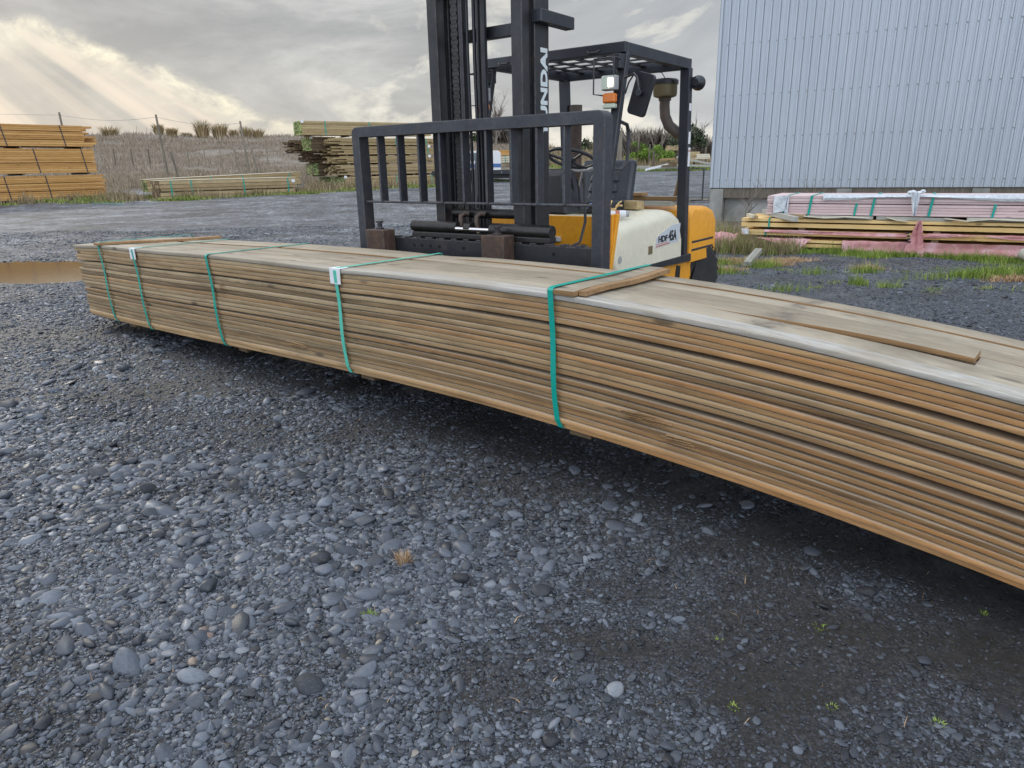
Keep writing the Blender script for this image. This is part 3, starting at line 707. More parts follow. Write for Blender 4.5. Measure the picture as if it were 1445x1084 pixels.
# split and chipped wood on the face
def splinters(s, zrel, n, L, seed):
    r = random.Random(seed); mb = MB(); z0 = zb(s) + zrel
    for k in range(n):
        a = s + r.uniform(-.06, .06); z = z0 + r.uniform(-.02, .02); l = L * r.uniform(.4, 1); w = r.uniform(.001, .0035)
        mb.hexa([(a, -.004, z - w), (a + l, -.006, z - w * .3 - .015 * l), (a + l, -.003, z - .015 * l), (a, .002, z - w)], [(a, -.004 - .016 * r.random(), z + w), (a + l, -.008, z + w * .3 - .015 * l), (a + l, -.003, z + .002 - .015 * l), (a, .002, z + w)])
    mb.build('splinter', M['deck_fresh'], root)
splinters(6.52, .17, 16, .16, 3); splinters(6.72, .11, 10, .14, 4); splinters(2.90, .47, 5, .10, 5); splinters(3.8, .12, 5, .2, 6)

# ------------------------------------------------------------------ forklift
K = 1.051; GO = -.0765
FA = Vector((.600, 4.513)); U = Vector((.803, -.596)); Wd = Vector((.596, .803))
FO = FA + U * (-1.11 * K)
FANG = math.atan2(U.y, U.x)
fork = empty('forklift', (FO.x, FO.y, 0), FANG, 'orange and cream forklift with black mast and overhead guard holding up the long bundle', 'forklift')
class FB(MB):
    def build(s, name, m, parent=None, **kw):
        s.v = [(x * K, y * K, z * K + GO) for x, y, z in s.v]
        return MB.build(s, name, m, parent if parent is not None else fork, **kw)
# load backrest
cg = FB()
def rounded_frame(x0, x1, z0, z1, w, wp, y0, y1, r=.05, n=6):
    out = [(x0, z0)]; inn = [(x0 + wp, z0)]
    for k in range(n + 1):
        a = math.pi - math.pi / 2 * k / n; out.append((x0 + r + r * math.cos(a), z1 - r + r * math.sin(a)))
        ri = .008; inn.append((x0 + wp + ri + ri * math.cos(a), z1 - w - ri + ri * math.sin(a)))
    for k in range(n + 1):
        a = math.pi / 2 - math.pi / 2 * k / n; out.append((x1 - r + r * math.cos(a), z1 - r + r * math.sin(a)))
        ri = .008; inn.append((x1 - wp - ri + ri * math.cos(a), z1 - w - ri + ri * math.sin(a)))
    out.append((x1, z0)); inn.append((x1 - wp, z0)); N = len(out)
    vs = [(x, y0, z) for x, z in out] + [(x, y0, z) for x, z in inn] + [(x, y1, z) for x, z in out] + [(x, y1, z) for x, z in inn]; fs = []
    for i in range(N - 1):
        fs += [(i, i + 1, N + i + 1, N + i), (2 * N + i, 3 * N + i, 3 * N + i + 1, 2 * N + i + 1), (i, 2 * N + i, 2 * N + i + 1, i + 1), (N + i, N + i + 1, 3 * N + i + 1, 3 * N + i)]
    fs += [(0, N, 3 * N, 2 * N), (N - 1, 3 * N - 1, 4 * N - 1, 2 * N - 1)]
    return vs, fs
vs, fs = rounded_frame(-1.072, 1.108, .80, 1.805, .076, .080, -.0, .10)
cg.add(vs, fs); cg.build('backrest_frame', M['guard_steel'], bevel=.006)
for x in [-1.919 + 1.11 + i * .2035 for i in range(9)]:
    b = FB(); b.box(x - .008, x + .008, .012, .085, 1.262, 1.728); b.build('backrest_bar', M['guard_steel'], bevel=.002)
b = FB(); b.tube([(-.985, .03, 1.262), (1.024, .03, 1.262)], .0095, 8); b.build('backrest_rail', M['guard_steel'], smooth=True)
# carriage plates with notches and bolt holes
b = FB(); b.box(-.985, 1.024, .02, .075, .80, 1.005)
for k in range(17): 
    x = -.93 + k * .115
    b.box(x - .012, x + .032, .018, .076, 1.003, 1.017)
b.box(-.985, 1.024, .02, .075, .30, .42); b.box(-.60, -.50, .075, .12, .30, 1.0); b.box(.50, .60, .075, .12, .30, 1.0)
b.build('carriage_plate', M['mast_black'], bevel=.004)
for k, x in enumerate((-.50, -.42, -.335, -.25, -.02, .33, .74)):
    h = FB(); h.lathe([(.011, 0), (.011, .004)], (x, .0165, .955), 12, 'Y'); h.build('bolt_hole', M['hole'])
# forks: hanger block, pin, shank and blade
for x in (-.785, .335):
    h = FB(); h.box(x - .095, x + .095, -.105, .018, .80, 1.065)
    h.build('fork_hanger', M['rusty_steel'], bevel=.008)
    h = FB(); h.lathe([(.030, 0), (.030, .012), (.018, .016), (.018, .045), (.030, .05), (.030, .062)], (x + .0, -.045, 1.065), 14); h.build('locking_pin', M['mast_black'], smooth=True)
    h = FB(); h.box(x - .075, x + .075, -.055, .016, .27, .80)
    h.hexa([(x - .075, -.88, .30), (x + .075, -.88, .30), (x + .075, .016, .255), (x - .075, .016, .255)], [(x - .075, -.88, .318), (x + .075, -.88, .318), (x + .075, .016, .318), (x - .075, .016, .318)])
    h.build('fork_blade', M['rusty_steel'], bevel=.004)
# side-shift cylinders with chrome rods
h = FB(); h.box(-.53, .70, .03, .12, 1.012, 1.055); h.build('shift_bracket', M['grease_black'], bevel=.012)
h = FB(); h.tube([(-.545, .07, 1.092), (-.10, .07, 1.092)], .040, 16); h.tube([(.20, .07, 1.085), (.70, .07, 1.085)], .046, 16); h.tube([(-.03, .07, 1.09), (.03, .07, 1.09)], .042, 14)
h.build('shift_cylinder', M['grease_black'], smooth=True, bevel=.006)
h = FB(); h.tube([(-.10, .045, 1.085), (.22, .045, 1.085)], .016, 12); h.build('cylinder_rod', M['chrome'], smooth=True)
for x in (-.10, .045): h = FB(); h.tube([(x, .10, 1.10), (x, .10, 1.17), (x + .02, .12, 1.19), (x + .045, .14, 1.185)], .018, 10); h.build('hose_fitting', M['pipe_rust'], smooth=True)
# mast
MT = 3.35
for nm, sx_, dxx in (('mast_column', -1, 0), ('mast_column', 1, 0)):
    h = FB(); a = .355 if sx_ < 0 else .357
    if sx_ < 0:
        h.box(-.352, -.268, .12, .20, .15, MT); h.box(-.335, -.285, .20, .235, .15, MT); h.box(-.365, -.262, .235, .40, .15, MT); h.box(-.262, -.235, .26, .38, .15, MT)
    else:
        h.box(.355, .440, .12, .20, .15, MT); h.box(.372, .425, .20, .235, .15, MT); h.box(.350, .458, .235, .40, .15, MT)
    h.build(nm, M['mast_black'], bevel=.005)
for q in ((.30, .36, 2.325, 2.40), (.16, .20, 2.585, 2.63), (.30, .36, .5, .6), (.30, .36, MT - .1, MT)): h = FB(); h.box(-.26, .35, *q); h.build('mast_crossmember', M['mast_black'], bevel=.005)
h = FB(); h.tube([(-.235, .19, 1.185), (.352, .19, 1.185)], .033, 16); h.build('mast_tie_tube', M['grease_black'], smooth=True)
h = FB(); h.box(.445, .52, .22, .62, 2.365, 2.44); h.build('mast_stop_bracket', M['frame_black'], bevel=.006)
# lift chain: rows of links
h = FB(); z = .9; k = 0
while z < 2.9:
    w = .030 if k % 2 else .022
    h.box(-.195 + .035 - w, -.195 + .035 + w, .175, .20, z, z + .030); z += .0245; k += 1
h.build('lift_chain', M['grease_black'])
h = FB(); h.box(-.115, -.085, .17, .21, .85, MT); h.build('chain_guide', M['mast_black'])
for x, y, r_ in ((-.062, .20, .011), (-.018, .22, .013), (.028, .20, .010), (.052, .24, .013)):
    h = FB(); h.tube([(x, y, .7), (x + .003, y, 1.6), (x - .006, y, 2.2), (x, y, 3.1)], r_, 8); h.build('hydraulic_hose', M['plastic_black'], smooth=True)
h = FB(); h.tube([(.02, .25, .8), (.02, .25, 3.2)], .035, 14); h.build('lift_cylinder', M['grease_black'], smooth=True)
# maker's name running up the right column
def text(s, size, m, parent, mw, name='lettering', ext=.0012, offset=.0, sx=1., space=1.):
    c = bpy.data.curves.new(name, 'FONT'); c.body = s; c.size = size; c.extrude = ext; c.offset = offset; c.resolution_u = 3; c.space_character = space
    t = bpy.data.objects.new(name, c); COL.objects.link(t); bpy.context.view_layer.update()
    me = bpy.data.meshes.new_from_object(t.evaluated_get(bpy.context.evaluated_depsgraph_get()))
    bpy.data.objects.remove(t); bpy.data.curves.remove(c)
    me.name = name; me.materials.clear(); me.materials.append(m)
    me.transform(Matrix.Diagonal((sx, 1, 1, 1))); me.transform(mw)
    o = bpy.data.objects.new(name, me); COL.objects.link(o); o.parent = parent; return o
# text plane on +x face: text x -> up (z), text y -> -y?  (reads bottom to top)
mw = Matrix(((0, 0, 1, .4595 * K), (0, -1, 0, 0), (1, 0, 0, 0), (0, 0, 0, 1)))
mw = Matrix.Translation((.4600 * K, .372 * K, (1.59 + .103) * K + GO)) @ Matrix(((0, 0, 1, 0), (0, -1, 0, 0), (1, 0, 0, 0), (0, 0, 0, 1)))
# keep it right-reading: x->z, y->-y is a proper rotation seen from +x
text('YUNDAI', .108, M['decal'], fork, mw, offset=.0050, sx=1.40)
# overhead guard
gr = FB(); zg = 2.345; gx0, gx1, gy0, gy1 = -.640, .640, 1.12, 2.34
gr.box(gx0, gx1, gy0, gy0 + .05, zg - .075, zg); gr.box(gx0, gx1, gy1 - .06, gy1, zg - .085, zg)
gr.box(gx0, gx0 + .06, gy0 + .05, gy1 - .06, zg - .085, zg - .001); gr.box(gx1 - .06, gx1, gy0 + .05, gy1 - .06, zg - .085, zg - .001)
gr.build('guard_frame', M['frame_black'], bevel=.008)
gs = FB()
for k in range(5):
    y = gy0 + .20 + k * .20; gs.box(gx0 + .06, gx1 - .06, y, y + .055, zg - .020, zg - .012)
for x in (-.42, -.21, 0, .21, .42): gs.box(x - .028, x + .028, gy0 + .05, gy1 - .06, zg - .030, zg - .021)
gs.build('guard_slats', M['frame_black'])
for x in (-.45, .38): h = FB(); h.tube([(x - .05, gy0 - .004, zg - .04), (x - .04, gy0 - .012, zg - .055), (x + .04, gy0 - .012, zg - .055), (x + .05, gy0 - .004, zg - .04)], .005, 6); h.build('guard_hook', M['frame_black'])
for sx_ in (-1, 1):
    h = FB(); x = .612 * sx_ + .0
    h.bar((x, 1.165, 2.27), (x + .005 * sx_, .77, .70), .055, .075, up=(1, 0, 0)); h.build('front_post', M['frame_black'], bevel=.008)
    h = FB(); h.bar((x, 2.295, 2.27), (x + .0 * sx_, 2.40, .62), .085, .075, up=(0, 1, 0)); h.build('rear_post', M['frame_black'], bevel=.006)
    h = FB(); h.box(x - .028, x + .028, 1.04, 1.19, 2.16, 2.256); h.build('post_gusset', M['frame_black'], bevel=.004)
# grab handle
h = FB(); h.tube([(.645, 1.055, 1.80), (.66, 1.14, 1.78), (.66, 1.175, 1.73), (.665, 1.15, 1.52), (.655, 1.06, 1.46), (.635, .965, 1.47)], .014, 8); h.build('grab_handle', M['frame_black'], smooth=True)
# reflective stickers on rear post
for z0, z1 in ((1.93, 1.99), (1.66, 1.76), (1.47, 1.63)):
    h = FB(); yy = lambda z: 2.295 + (2.27 - z) / 1.65 * .115
    zc = (z0 + z1) / 2; h.box(.656, .6575, yy(zc) - .026, yy(zc) + .018, z0, z1)
    h.build('sticker', M['white_plastic'])
h = FB(); yy = lambda z: 2.295 + (2.27 - z) / 1.65 * .115
h.box(.6578, .6585, yy(1.6) - .02, yy(1.6) + .012, 1.595, 1.607); h.build('sticker_stripe', M['decal_red'])
# head lamps, amber lamps
for sx_ in (-1, 1):
    cx = .622 * sx_ - (.04 if sx_ > 0 else -.035)
    cy = 1.00
    h = FB(); h.box(cx - .056, cx + .056, cy - .02, cy + .045, 2.010, 2.110); h.build('lamp_housing', M['grey_paint'], bevel=.01)
    h = FB(); h.box(cx - .052, cx + .012, cy - .026, cy - .018, 2.015, 2.105); h.build('lamp_lens', M['lamp_glass'], bevel=.004)
    h = FB(); h.box(cx + .002, cx + .044, cy - .034, cy - .022, 2.030, 2.092); h.build('headlight', M['lamp_lit'], bevel=.012)
    h = FB(); h.box(cx - .05, cx + .05, cy - .015, cy + .04, 1.925, 1.992); h.build('amber_lamp', M['orange_lens'], bevel=.014)
    h = FB(); h.box(cx - .05, cx + .05, cy - .012, cy + .04, 1.888, 1.922); h.build('clear_lens', M['lamp_glass'], bevel=.01)
    h = FB()
    h.tube([(cx - .062, cy + .05, 2.22), (cx - .095, cy - .06, 2.215), (cx - .095, cy - .06, 1.985), (cx - .055, cy + .02, 1.98)], .006, 6)
    h.tube([(cx + .062, cy + .05, 2.22), (cx + .065, cy - .06, 2.222), (cx + .065, cy - .06, 2.10)], .006, 6); h.tube([(cx - .095, cy - .06, 2.218), (cx + .065, cy - .06, 2.222)], .006, 6)
    h.build('lamp_cage', M['frame_black'], smooth=True)
h = FB(); h.tube([(-.60, 1.0, 1.99), (-.55, .94, 2.02), (-.50, .93, 2.00), (-.47, .94, 1.93), (-.48, .95, 1.86)], .005, 6); h.build('lamp_cable', M['plastic_black'], smooth=True)
# mirror
mm_ = Matrix.Translation((.79, 1.08, 1.975)) @ Matrix.Rotation(R(17), 4, 'Y') @ Matrix.Rotation(R(-12), 4, 'Z')
h = FB(); w_, hh_, rr = .082, .145, .03; poly = []
for cx_, cz_, a0 in ((w_ - rr, hh_ - rr, 0), (-w_ + rr, hh_ - rr, 90), (-w_ + rr, -hh_ + rr, 180), (w_ - rr, -hh_ + rr, 270)):
    for k in range(6): a = R(a0 + 18 * k); poly.append((cx_ + rr * math.cos(a), cz_ + rr * math.sin(a)))
h.prism(poly, 0, .028, 'Y'); h.v = [tuple(mm_ @ Vector(v)) for v in h.v]; h.build('mirror', M['plastic_black'], bevel=.006)
h = FB(); h.tube([(.66, 1.10, 2.10), (.74, 1.07, 2.115), (.77, 1.06, 2.09), (.785, 1.055, 2.03), (.79, 1.065, 1.985)], .010, 8); h.tube([(.66, 1.10, 1.99), (.69, 1.09, 2.06), (.74, 1.07, 2.11)], .006, 6); h.lathe([(.022, -.01), (.022, .02)], (.792, 1.055, 1.985), 12, 'Y')
h.build('mirror_arm', M['frame_black'], smooth=True)
# air pre-cleaner and its pipe
px_, py_ = .395, 2.36
h = FB(); h.lathe([(.07, 0), (.098, .01), (.104, .03), (.104, .105), (.112, .108), (.112, .138), (.10, .15), (.06, .156), (.0, .158)], (px_, py_, 2.055), 28); h.build('air_precleaner', M['brass_drab'], smooth=True)
h = FB(); h.lathe([(.113, 0), (.113, .030), (.10, .042), (.02, .05)], (px_, py_, 2.163), 28); h.build('precleaner_cap', M['plastic_black'], smooth=True)
h = FB(); h.tube([(px_, py_, 2.06), (px_, py_, 1.98), (px_ + .01, py_ + .0, 1.90), (px_ + .05, py_, 1.82), (px_ + .12, py_ + .02, 1.76), (px_ + .22, py_ + .05, 1.73)], [.045, .045, .046, .048, .050, .050], 16); h.tube([(px_, py_, 2.03), (px_, py_, 2.055)], .055, 16)
h.build('intake_pipe', M['pipe_rust'], smooth=True)
h = FB(); h.tube([(px_ - .1, 2.3, 2.27), (px_ - .03, 2.34, 2.26), (px_, py_, 2.205)], .004, 6); h.build('cable', M['plastic_black'], smooth=True)
# rear work lamp / horn
h = FB(); h.lathe([(.03, -.05), (.055, -.02), (.062, .01), (.062, .03), (.05, .04)], (.685, 2.37, 2.155), 20, 'Y'); h.box(.645, .685, 2.33, 2.38, 2.11, 2.20); h.build('rear_lamp', M['plastic_black'], smooth=True)
# exhaust stack
h = FB(); ex, ey = -.53, 2.36
h2 = MB(); h2.lathe([(.066 * K, 0), (.066 * K, .87 * K), (.055 * K, .87 * K), (.055 * K, .80 * K)], (0, 0, 0), 28)
exo = h2.build('exhaust_stack', M['exhaust'], fork, smooth=True); exo.location = (ex * K, ey * K, 1.14 * K + GO)
h = FB(); h.lathe([(.068, 0), (.068, .07)], (ex, ey, 1.98), 28); h.build('exhaust_collar', M['pipe_rust'], smooth=True)
# body: front bulkhead with an arch cut-out, dash cowl, steering
b = FB(); poly = [(-.62, .62), (.30, .62), (.30, .70)]
for k in range(9): a = math.pi * (1 - k / 8); poly.append((.42 + .115 * math.cos(a), .80 + .115 * math.sin(a)))
poly += [(.535, .70), (.535, .62), (.64, .62), (.64, 1.125), (-.62, 1.125)]
b.prism([(x, z) for x, z in poly], .93, .955, 'Y'); b.build('front_bulkhead', M['yellow'], bevel=.003)
b = FB(); b.box(.54, .655, .955, .985, .62, 1.14); b.hexa([(.600, .90, .66), (.665, .90, .66), (.665, .95, .66), (.600, .95, .66)], [(.615, 1.02, 1.14), (.668, 1.02, 1.14), (.668, 1.06, 1.14), (.615, 1.06, 1.14)])
b.build('step_side_panel', M['yellow'], bevel=.005)
b = FB(); b.tube([(.33, 1.10, .80), (.52, 1.05, .84), (.55, 1.2, .78)], .022, 8); b.tube([(.30, 1.15, .86), (.50, 1.12, .90)], .014, 8); b.box(.30, .36, 1.0, 1.1, .74, .80); b.build('pedal_linkage', M['pipe_rust'], smooth=True)
b = FB(); b.box(.34, .52, 1.26, 1.30, .70, .92); b.build('inner_panel', M['cream'])
b = FB(); b.box(.10, .22, .90, .93, .93, .965); b.build('data_plate', M['decal_silver'])
b = FB(); b.hexa([(-.32, 1.00, 1.125), (.22, 1.00, 1.125), (.22, 1.30, 1.125), (-.32, 1.30, 1.125)], [(-.30, 1.08, 1.44), (.13, 1.08, 1.44), (.13, 1.28, 1.47), (-.30, 1.28, 1.47)]); b.build('dash_cowl', M['plastic_black'], bevel=.025, seg=3)
sc_ = Vector((.02, 1.40, 1.555)); tm = Matrix.Translation(sc_) @ Matrix.Rotation(R(-22), 4, 'X')
h = FB(); ring = [tm @ Vector((.20 * math.cos(2 * math.pi * k / 32), .20 * math.sin(2 * math.pi * k / 32), 0)) for k in range(33)]
h.tube(ring, .0145, 10, cap=False); h.build('steering_wheel', M['plastic_black'], smooth=True)
h = FB()
for a in (90, 210, 330): h.tube([tm @ Vector((0, 0, -.03)), tm @ Vector((.19 * math.cos(R(a)), .19 * math.sin(R(a)), 0))], .012, 8)
h.tube([tm @ Vector((0, 0, -.04)), tm @ Vector((0, 0, .01))], .045, 16); h.tube([tm @ Vector((0, 0, -.04)), (.0, 1.24, 1.42)], .03, 12)
h.build('steering_column', M['plastic_black'], smooth=True)
h = FB(); h.tube([(.03, 1.33, 1.46), (.14, 1.33, 1.455), (.23, 1.32, 1.46)], .010, 8); h.tube([(.23, 1.32, 1.46), (.30, 1.31, 1.475)], [.018, .015], 10); h.build('control_lever', M['grey_paint'], smooth=True)
for k in range(3):
    h = FB(); h.tube([(.16 + k * .05, 1.22, 1.13), (.17 + k * .05, 1.20, 1.30), (.17 + k * .05, 1.16, 1.40)], .006, 6); h.build('control_lever', M['plastic_black'])
h = FB(); h.box(-.62, .62, .955, 1.75, .60, .64); h.build('floor_plate', M['frame_black'])
# engine hood (cream), rounded at the front and along its top edges
def hood():
    prof = [(1.07, .69), (1.01, .705), (.965, .75), (.948, .81), (.950, .91), (.968, .975), (1.01, 1.022), (1.07, 1.050), (1.25, 1.068), (1.55, 1.085), (1.80, 1.108), (1.98, 1.118), (2.10, 1.100), (2.20, 1.055), (2.28, .97), (2.325, .85), (2.335, .69)]
    cx = .655; b = FB(); secs = [(cx, .93, -.02), (cx + .002, .985, -.006), (cx, 1.0, 0), ]
    # cross-sections across x: edge roll-off
    xs_ = [(.660, .085), (.657, .058), (.645, .034), (.622, .015), (.59, .004), (.54, .0), (.0, 0), (-.54, 0), (-.59, .004), (-.622, .015), (-.645, .034), (-.657, .058), (-.660, .085)]
    cy_, cz_ = 1.65, .69
    vs = []; n = len(prof)
    for x, ins in xs_:
        for y, z in prof:
            yy_ = y + (ins if y < 1.2 else (-ins if y > 2.2 else 0)); zz_ = max(.69, z - ins * (1.0 if z > .9 else .2)) if z > .70 else z
            vs.append((x, yy_, zz_))
    fs = []
    for i in range(len(xs_) - 1):
        for j in range(n - 1): fs.append((i * n + j, i * n + j + 1, (i + 1) * n + j + 1, (i + 1) * n + j))
    fs += [tuple(range(n)), tuple(reversed([(len(xs_) - 1) * n + j for j in range(n)]))]
    b.add(vs, fs); return b
hood().build('engine_hood', M['cream'], smooth=True)
h = FB(); h.box(.650, .668, 1.10, 2.32, 1.01, 1.018); h = FB()
h.prism([(1.72, .815), (2.20, .83), (2.22, .99), (2.03, .985), (1.80, .925), (1.735, .90)], .6585, .6625, 'X'); h.build('hood_decal', M['decal_silver'])
h = FB(); h.prism([(1.73, .822), (2.0, .832), (2.0, .842), (1.73, .832)], .6623, .6640, 'X'); h.prism([(1.73, .842), (1.96, .848), (1.96, .852), (1.73, .847)], .6623, .6640, 'X'); h.build('decal_stripe', M['decal_red'])
Rx = Matrix(((0, 0, 1, 0), (1, 0, 0, 0), (0, 1, 0, 0), (0, 0, 0, 1)))
text('HDF', .075, M['decal_black'], fork, Matrix.Translation((.6642 * K, 1.765 * K, .860 * K + GO)) @ Rx @ Matrix.Shear('XZ', 4, (0, 0)), offset=.0025, sx=1.35, name='decal_lettering')
text('45A', .125, M['decal_black'], fork, Matrix.Translation((.6642 * K, 1.975 * K, .856 * K + GO)) @ Rx, offset=.004, sx=.82, name='decal_lettering')
h = FB(); h.box(.655, .664, 1.585, 1.665, .775, .845); h.build('hood_latch', M['brass_drab'], bevel=.01)
h = FB(); h.lathe([(.030, 0), (.030, .003)], (.6605, 1.085, .79), 10, 'X'); h.build('primer_patch', M['grey_paint'])
# seat
st = empty('seat'); st.parent = fork
h = FB(); h.box(-.30, .26, 1.60, 2.08, 1.10, 1.21); h.build('seat_cushion', M['vinyl'], st, bevel=.035, seg=4)
def slab(x0, x1, y, z0, z1, t, m, nm, lean=.16, bev=.03):
    h = FB(); h.hexa([(x0, y, z0), (x1, y, z0), (x1, y + t, z0), (x0, y + t, z0)], [(x0 + .02, y + lean, z1), (x1 - .02, y + lean, z1), (x1 - .02, y + t * .8 + lean, z1), (x0 + .02, y + t * .8 + lean, z1)])
    return h.build(nm, m, st, bevel=bev, seg=4)
slab(-.31, .27, 1.93, 1.08, 1.54, .13, M['vinyl'], 'seat_back', bev=.045)
for k in range(3):
    z0 = 1.17 + k * .092; y = 1.915 + .16 * (z0 - 1.08) / .46
    slab(-.16, .14, y, z0, z0 + .078, .03, M['vinyl'], 'seat_back_panel', lean=.03, bev=.012)
# things left on the hood
can = empty('spray_can', label='white and red spray can lying on the cream engine hood', cat='spray can')
cm = Matrix.Translation(Vector((FO.x, FO.y, 0))) @ Matrix.Rotation(FANG, 4, 'Z')
def fl(x, y, z): return cm @ Vector((x * K, y * K, z * K + GO))
can.location = fl(.50, 1.33, 1.118); can.rotation_euler = (0, 0, FANG + R(35))
h = MB(); h.lathe([(.026, -.075), (.032, -.07), (.032, .06), (.026, .07)], (0, 0, 0), 18, 'X'); h.build('can_body', M['white_plastic'], can, smooth=True)
h = MB(); h.lathe([(.024, .07), (.024, .095), (.012, .10)], (0, 0, 0), 16, 'X'); h.build('can_cap', M['grey_paint'], can, smooth=True)
h = MB(); h.lathe([(.0325, -.02), (.0325, .015)], (0, 0, 0), 18, 'X'); h.build('can_label', M['decal_red'], can, smooth=True)
rags = MB(); r = random.Random(5)
for k in range(9):
    p = fl(.42 + r.uniform(-.07, .09), 1.33 + r.uniform(-.1, .12), 1.13 + r.uniform(0, .05)); q = p + Vector((r.uniform(-.06, .06), r.uniform(-.06, .06), r.uniform(-.01, .05)))
    rags.tube([p, (p + q) / 2 + Vector((0, 0, .01)), q], r.uniform(.006, .014), 7)
tag(rags.build('offcut_pile', M['pine_yellow'], smooth=True), 'small heap of broken wooden offcuts beside the seat base', 'offcuts')
pap = MB(); r = random.Random(8)
for k in range(4):
    p = fl(.12 + k * .05, 1.40, 1.15 + .012 * k); pap.add([p + Vector((-.06, -.05, 0)), p + Vector((.06, -.04, .01)), p + Vector((.05, .06, .025)), p + Vector((-.05, .05, .01)), p + Vector((-.06, -.05, -.004)), p + Vector((.06, -.04, .006)), p + Vector((.05, .06, .021)), p + Vector((-.05, .05, .006))], [(0, 1, 2, 3), (7, 6, 5, 4), (0, 4, 5, 1), (1, 5, 6, 2), (2, 6, 7, 3), (3, 7, 4, 0)], k % 2)
tag(pap.build('paper', [M['white_plastic'], M['blue_paper']]), 'crumpled blue and white papers behind the steering column', 'papers')
# chassis, counterweight, rear axle
b = FB(); b.hexa([(.50, 1.0, .665), (.665, 1.0, .665), (.665, 2.50, .62), (.50, 2.50, .62)], [(.50, 1.0, .692), (.665, 1.0, .692), (.665, 2.50, .692), (.50, 2.50, .692)]); b.box(-.64, .50, .96, 2.50, .62, .69); b.build('chassis_rail', M['frame_black'], bevel=.004)
b = FB(); b.prism([(1.20, .30), (2.55, .22), (2.72, .34), (2.80, .62), (2.50, .622), (1.20, .655)], -.60, .60, 'X'); b.build('chassis_side', M['yellow'], bevel=.015)
b = FB(); b.prism([(2.30, .42), (2.36, .38), (2.40, .44), (2.41, .58), (2.32, .60), (2.30, .52)], .598, .606, 'X'); b.build('step_opening', M['grease_black'], bevel=.004)
def cweight():
    prof = [(2.54, .60), (2.50, .70), (2.50, 1.00), (2.53, 1.075), (2.60, 1.11), (2.95, 1.10), (3.10, 1.06), (3.18, .95), (3.20, .68), (3.16, .60)]
    sec = [(.640, .06), (.636, .03), (.615, .010), (.57, 0), (-.57, 0), (-.615, .010), (-.636, .03), (-.640, .06)]
    vs = []; n = len(prof); b = FB()
    for x, ins in sec:
        for y, z in prof:
            cy_ = 2.85; yy_ = y - ins * (1 if y > cy_ else -.3); zz_ = z - (ins if z > 1.0 else 0); vs.append((x, yy_, zz_))
    fs = []
    for i in range(len(sec) - 1):
        for j in range(n): fs.append((i * n + j, i * n + (j + 1) % n, (i + 1) * n + (j + 1) % n, (i + 1) * n + j))
    fs += [tuple(range(n)), tuple(reversed([(len(sec) - 1) * n + j for j in range(n)]))]
    b.add(vs, fs); return b
cweight().build('counterweight', M['yellow'], smooth=True)
b = FB()
for z0 in (.775, .700): b.box(-.6425, .6425, 2.56, 3.10, z0, z0 + .022); b.box(-.60, .60, 3.10, 3.208, z0, z0 + .022)
b.build('counterweight_groove', M['frame_black'], bevel=.003)
b = FB(); poly = [(2.78, .605), (3.17, .605), (3.17, .53)]
for k in range(9): a = R(20 + 140 * k / 8); poly.append((2.90 + .36 * math.cos(a) * .8 - .02, .22 + .36 * math.sin(a)))
b.prism(poly, -.60, .615, 'X'); b.build('wheel_arch', M['frame_black'], bevel=.006)
def wheel(x, y, rad, wd, steer=0.):
    w = empty('wheel'); w.parent = fork; w.location = (x * K, y * K, rad * K); w.rotation_euler = (0, 0, steer)
    prof = [(rad * .55, -wd / 2), (rad * .80, -wd / 2), (rad * .95, -wd * .45), (rad, -wd * .33)]
    h = MB(); vs = []; n = 48
    P = [(rad * .55, -wd / 2), (rad * .80, -wd * .52), (rad * .94, -wd * .47), (rad, -wd * .36), (rad, -wd * .06), (rad * .965, -wd * .04), (rad * .965, wd * .04), (rad, wd * .06), (rad, wd * .36), (rad * .94, wd * .47), (rad * .80, wd * .52), (rad * .55, wd / 2)]
    h.lathe([(r_ * K, q * K) for r_, q in P], (0, 0, 0), n, 'X')
    for k in range(24):
        a = 2 * math.pi * k / 24
        for sd_ in (-1, 1):
            Mx = Matrix.Rotation(a + (.13 if sd_ > 0 else 0), 4, 'X'); h.box(sd_ * wd * .08 * K, sd_ * wd * .44 * K, -.022, .022, rad * K * .985, rad * K * 1.025, M4=Mx)
    h.build('tyre', M['rubber'], w, smooth=True)
    h = MB(); h.lathe([(rad * .56 * K, -wd * .42), (rad * .56 * K, wd * .42)], (0, 0, 0), 28, 'X'); h.lathe([(rad * .22 * K, wd * .30), (rad * .22 * K, wd * .50), (rad * .1, wd * .52)], (0, 0, 0), 16, 'X'); h.build('rim', M['cream'], w, smooth=True)
wheel(.53, 2.90, .345, .20, R(-8)); wheel(-.53, 2.90, .345, .20, R(-8))
wheel(.56, .62, .40, .28); wheel(-.56, .62, .40, .28)
h = FB(); h.tube([(.47, .12 + .35, .9), (.50, .75, .95), (.515, .80, 1.1), (.505, .80, 1.30), (.49, .82, 1.45)], .011, 8); h.build('hydraulic_hose', M['plastic_black'], smooth=True)
h = FB(); h.box(.668, .672, 2.52, 2.60, .70, 1.24)
h = FB(); h.tube([(.64, 2.46, 1.45), (.74, 2.50, 1.45), (.74, 2.50, 1.18), (.64, 2.47, 1.17)], .008, 6); h.build('rear_bracket', M['frame_black'], smooth=True)

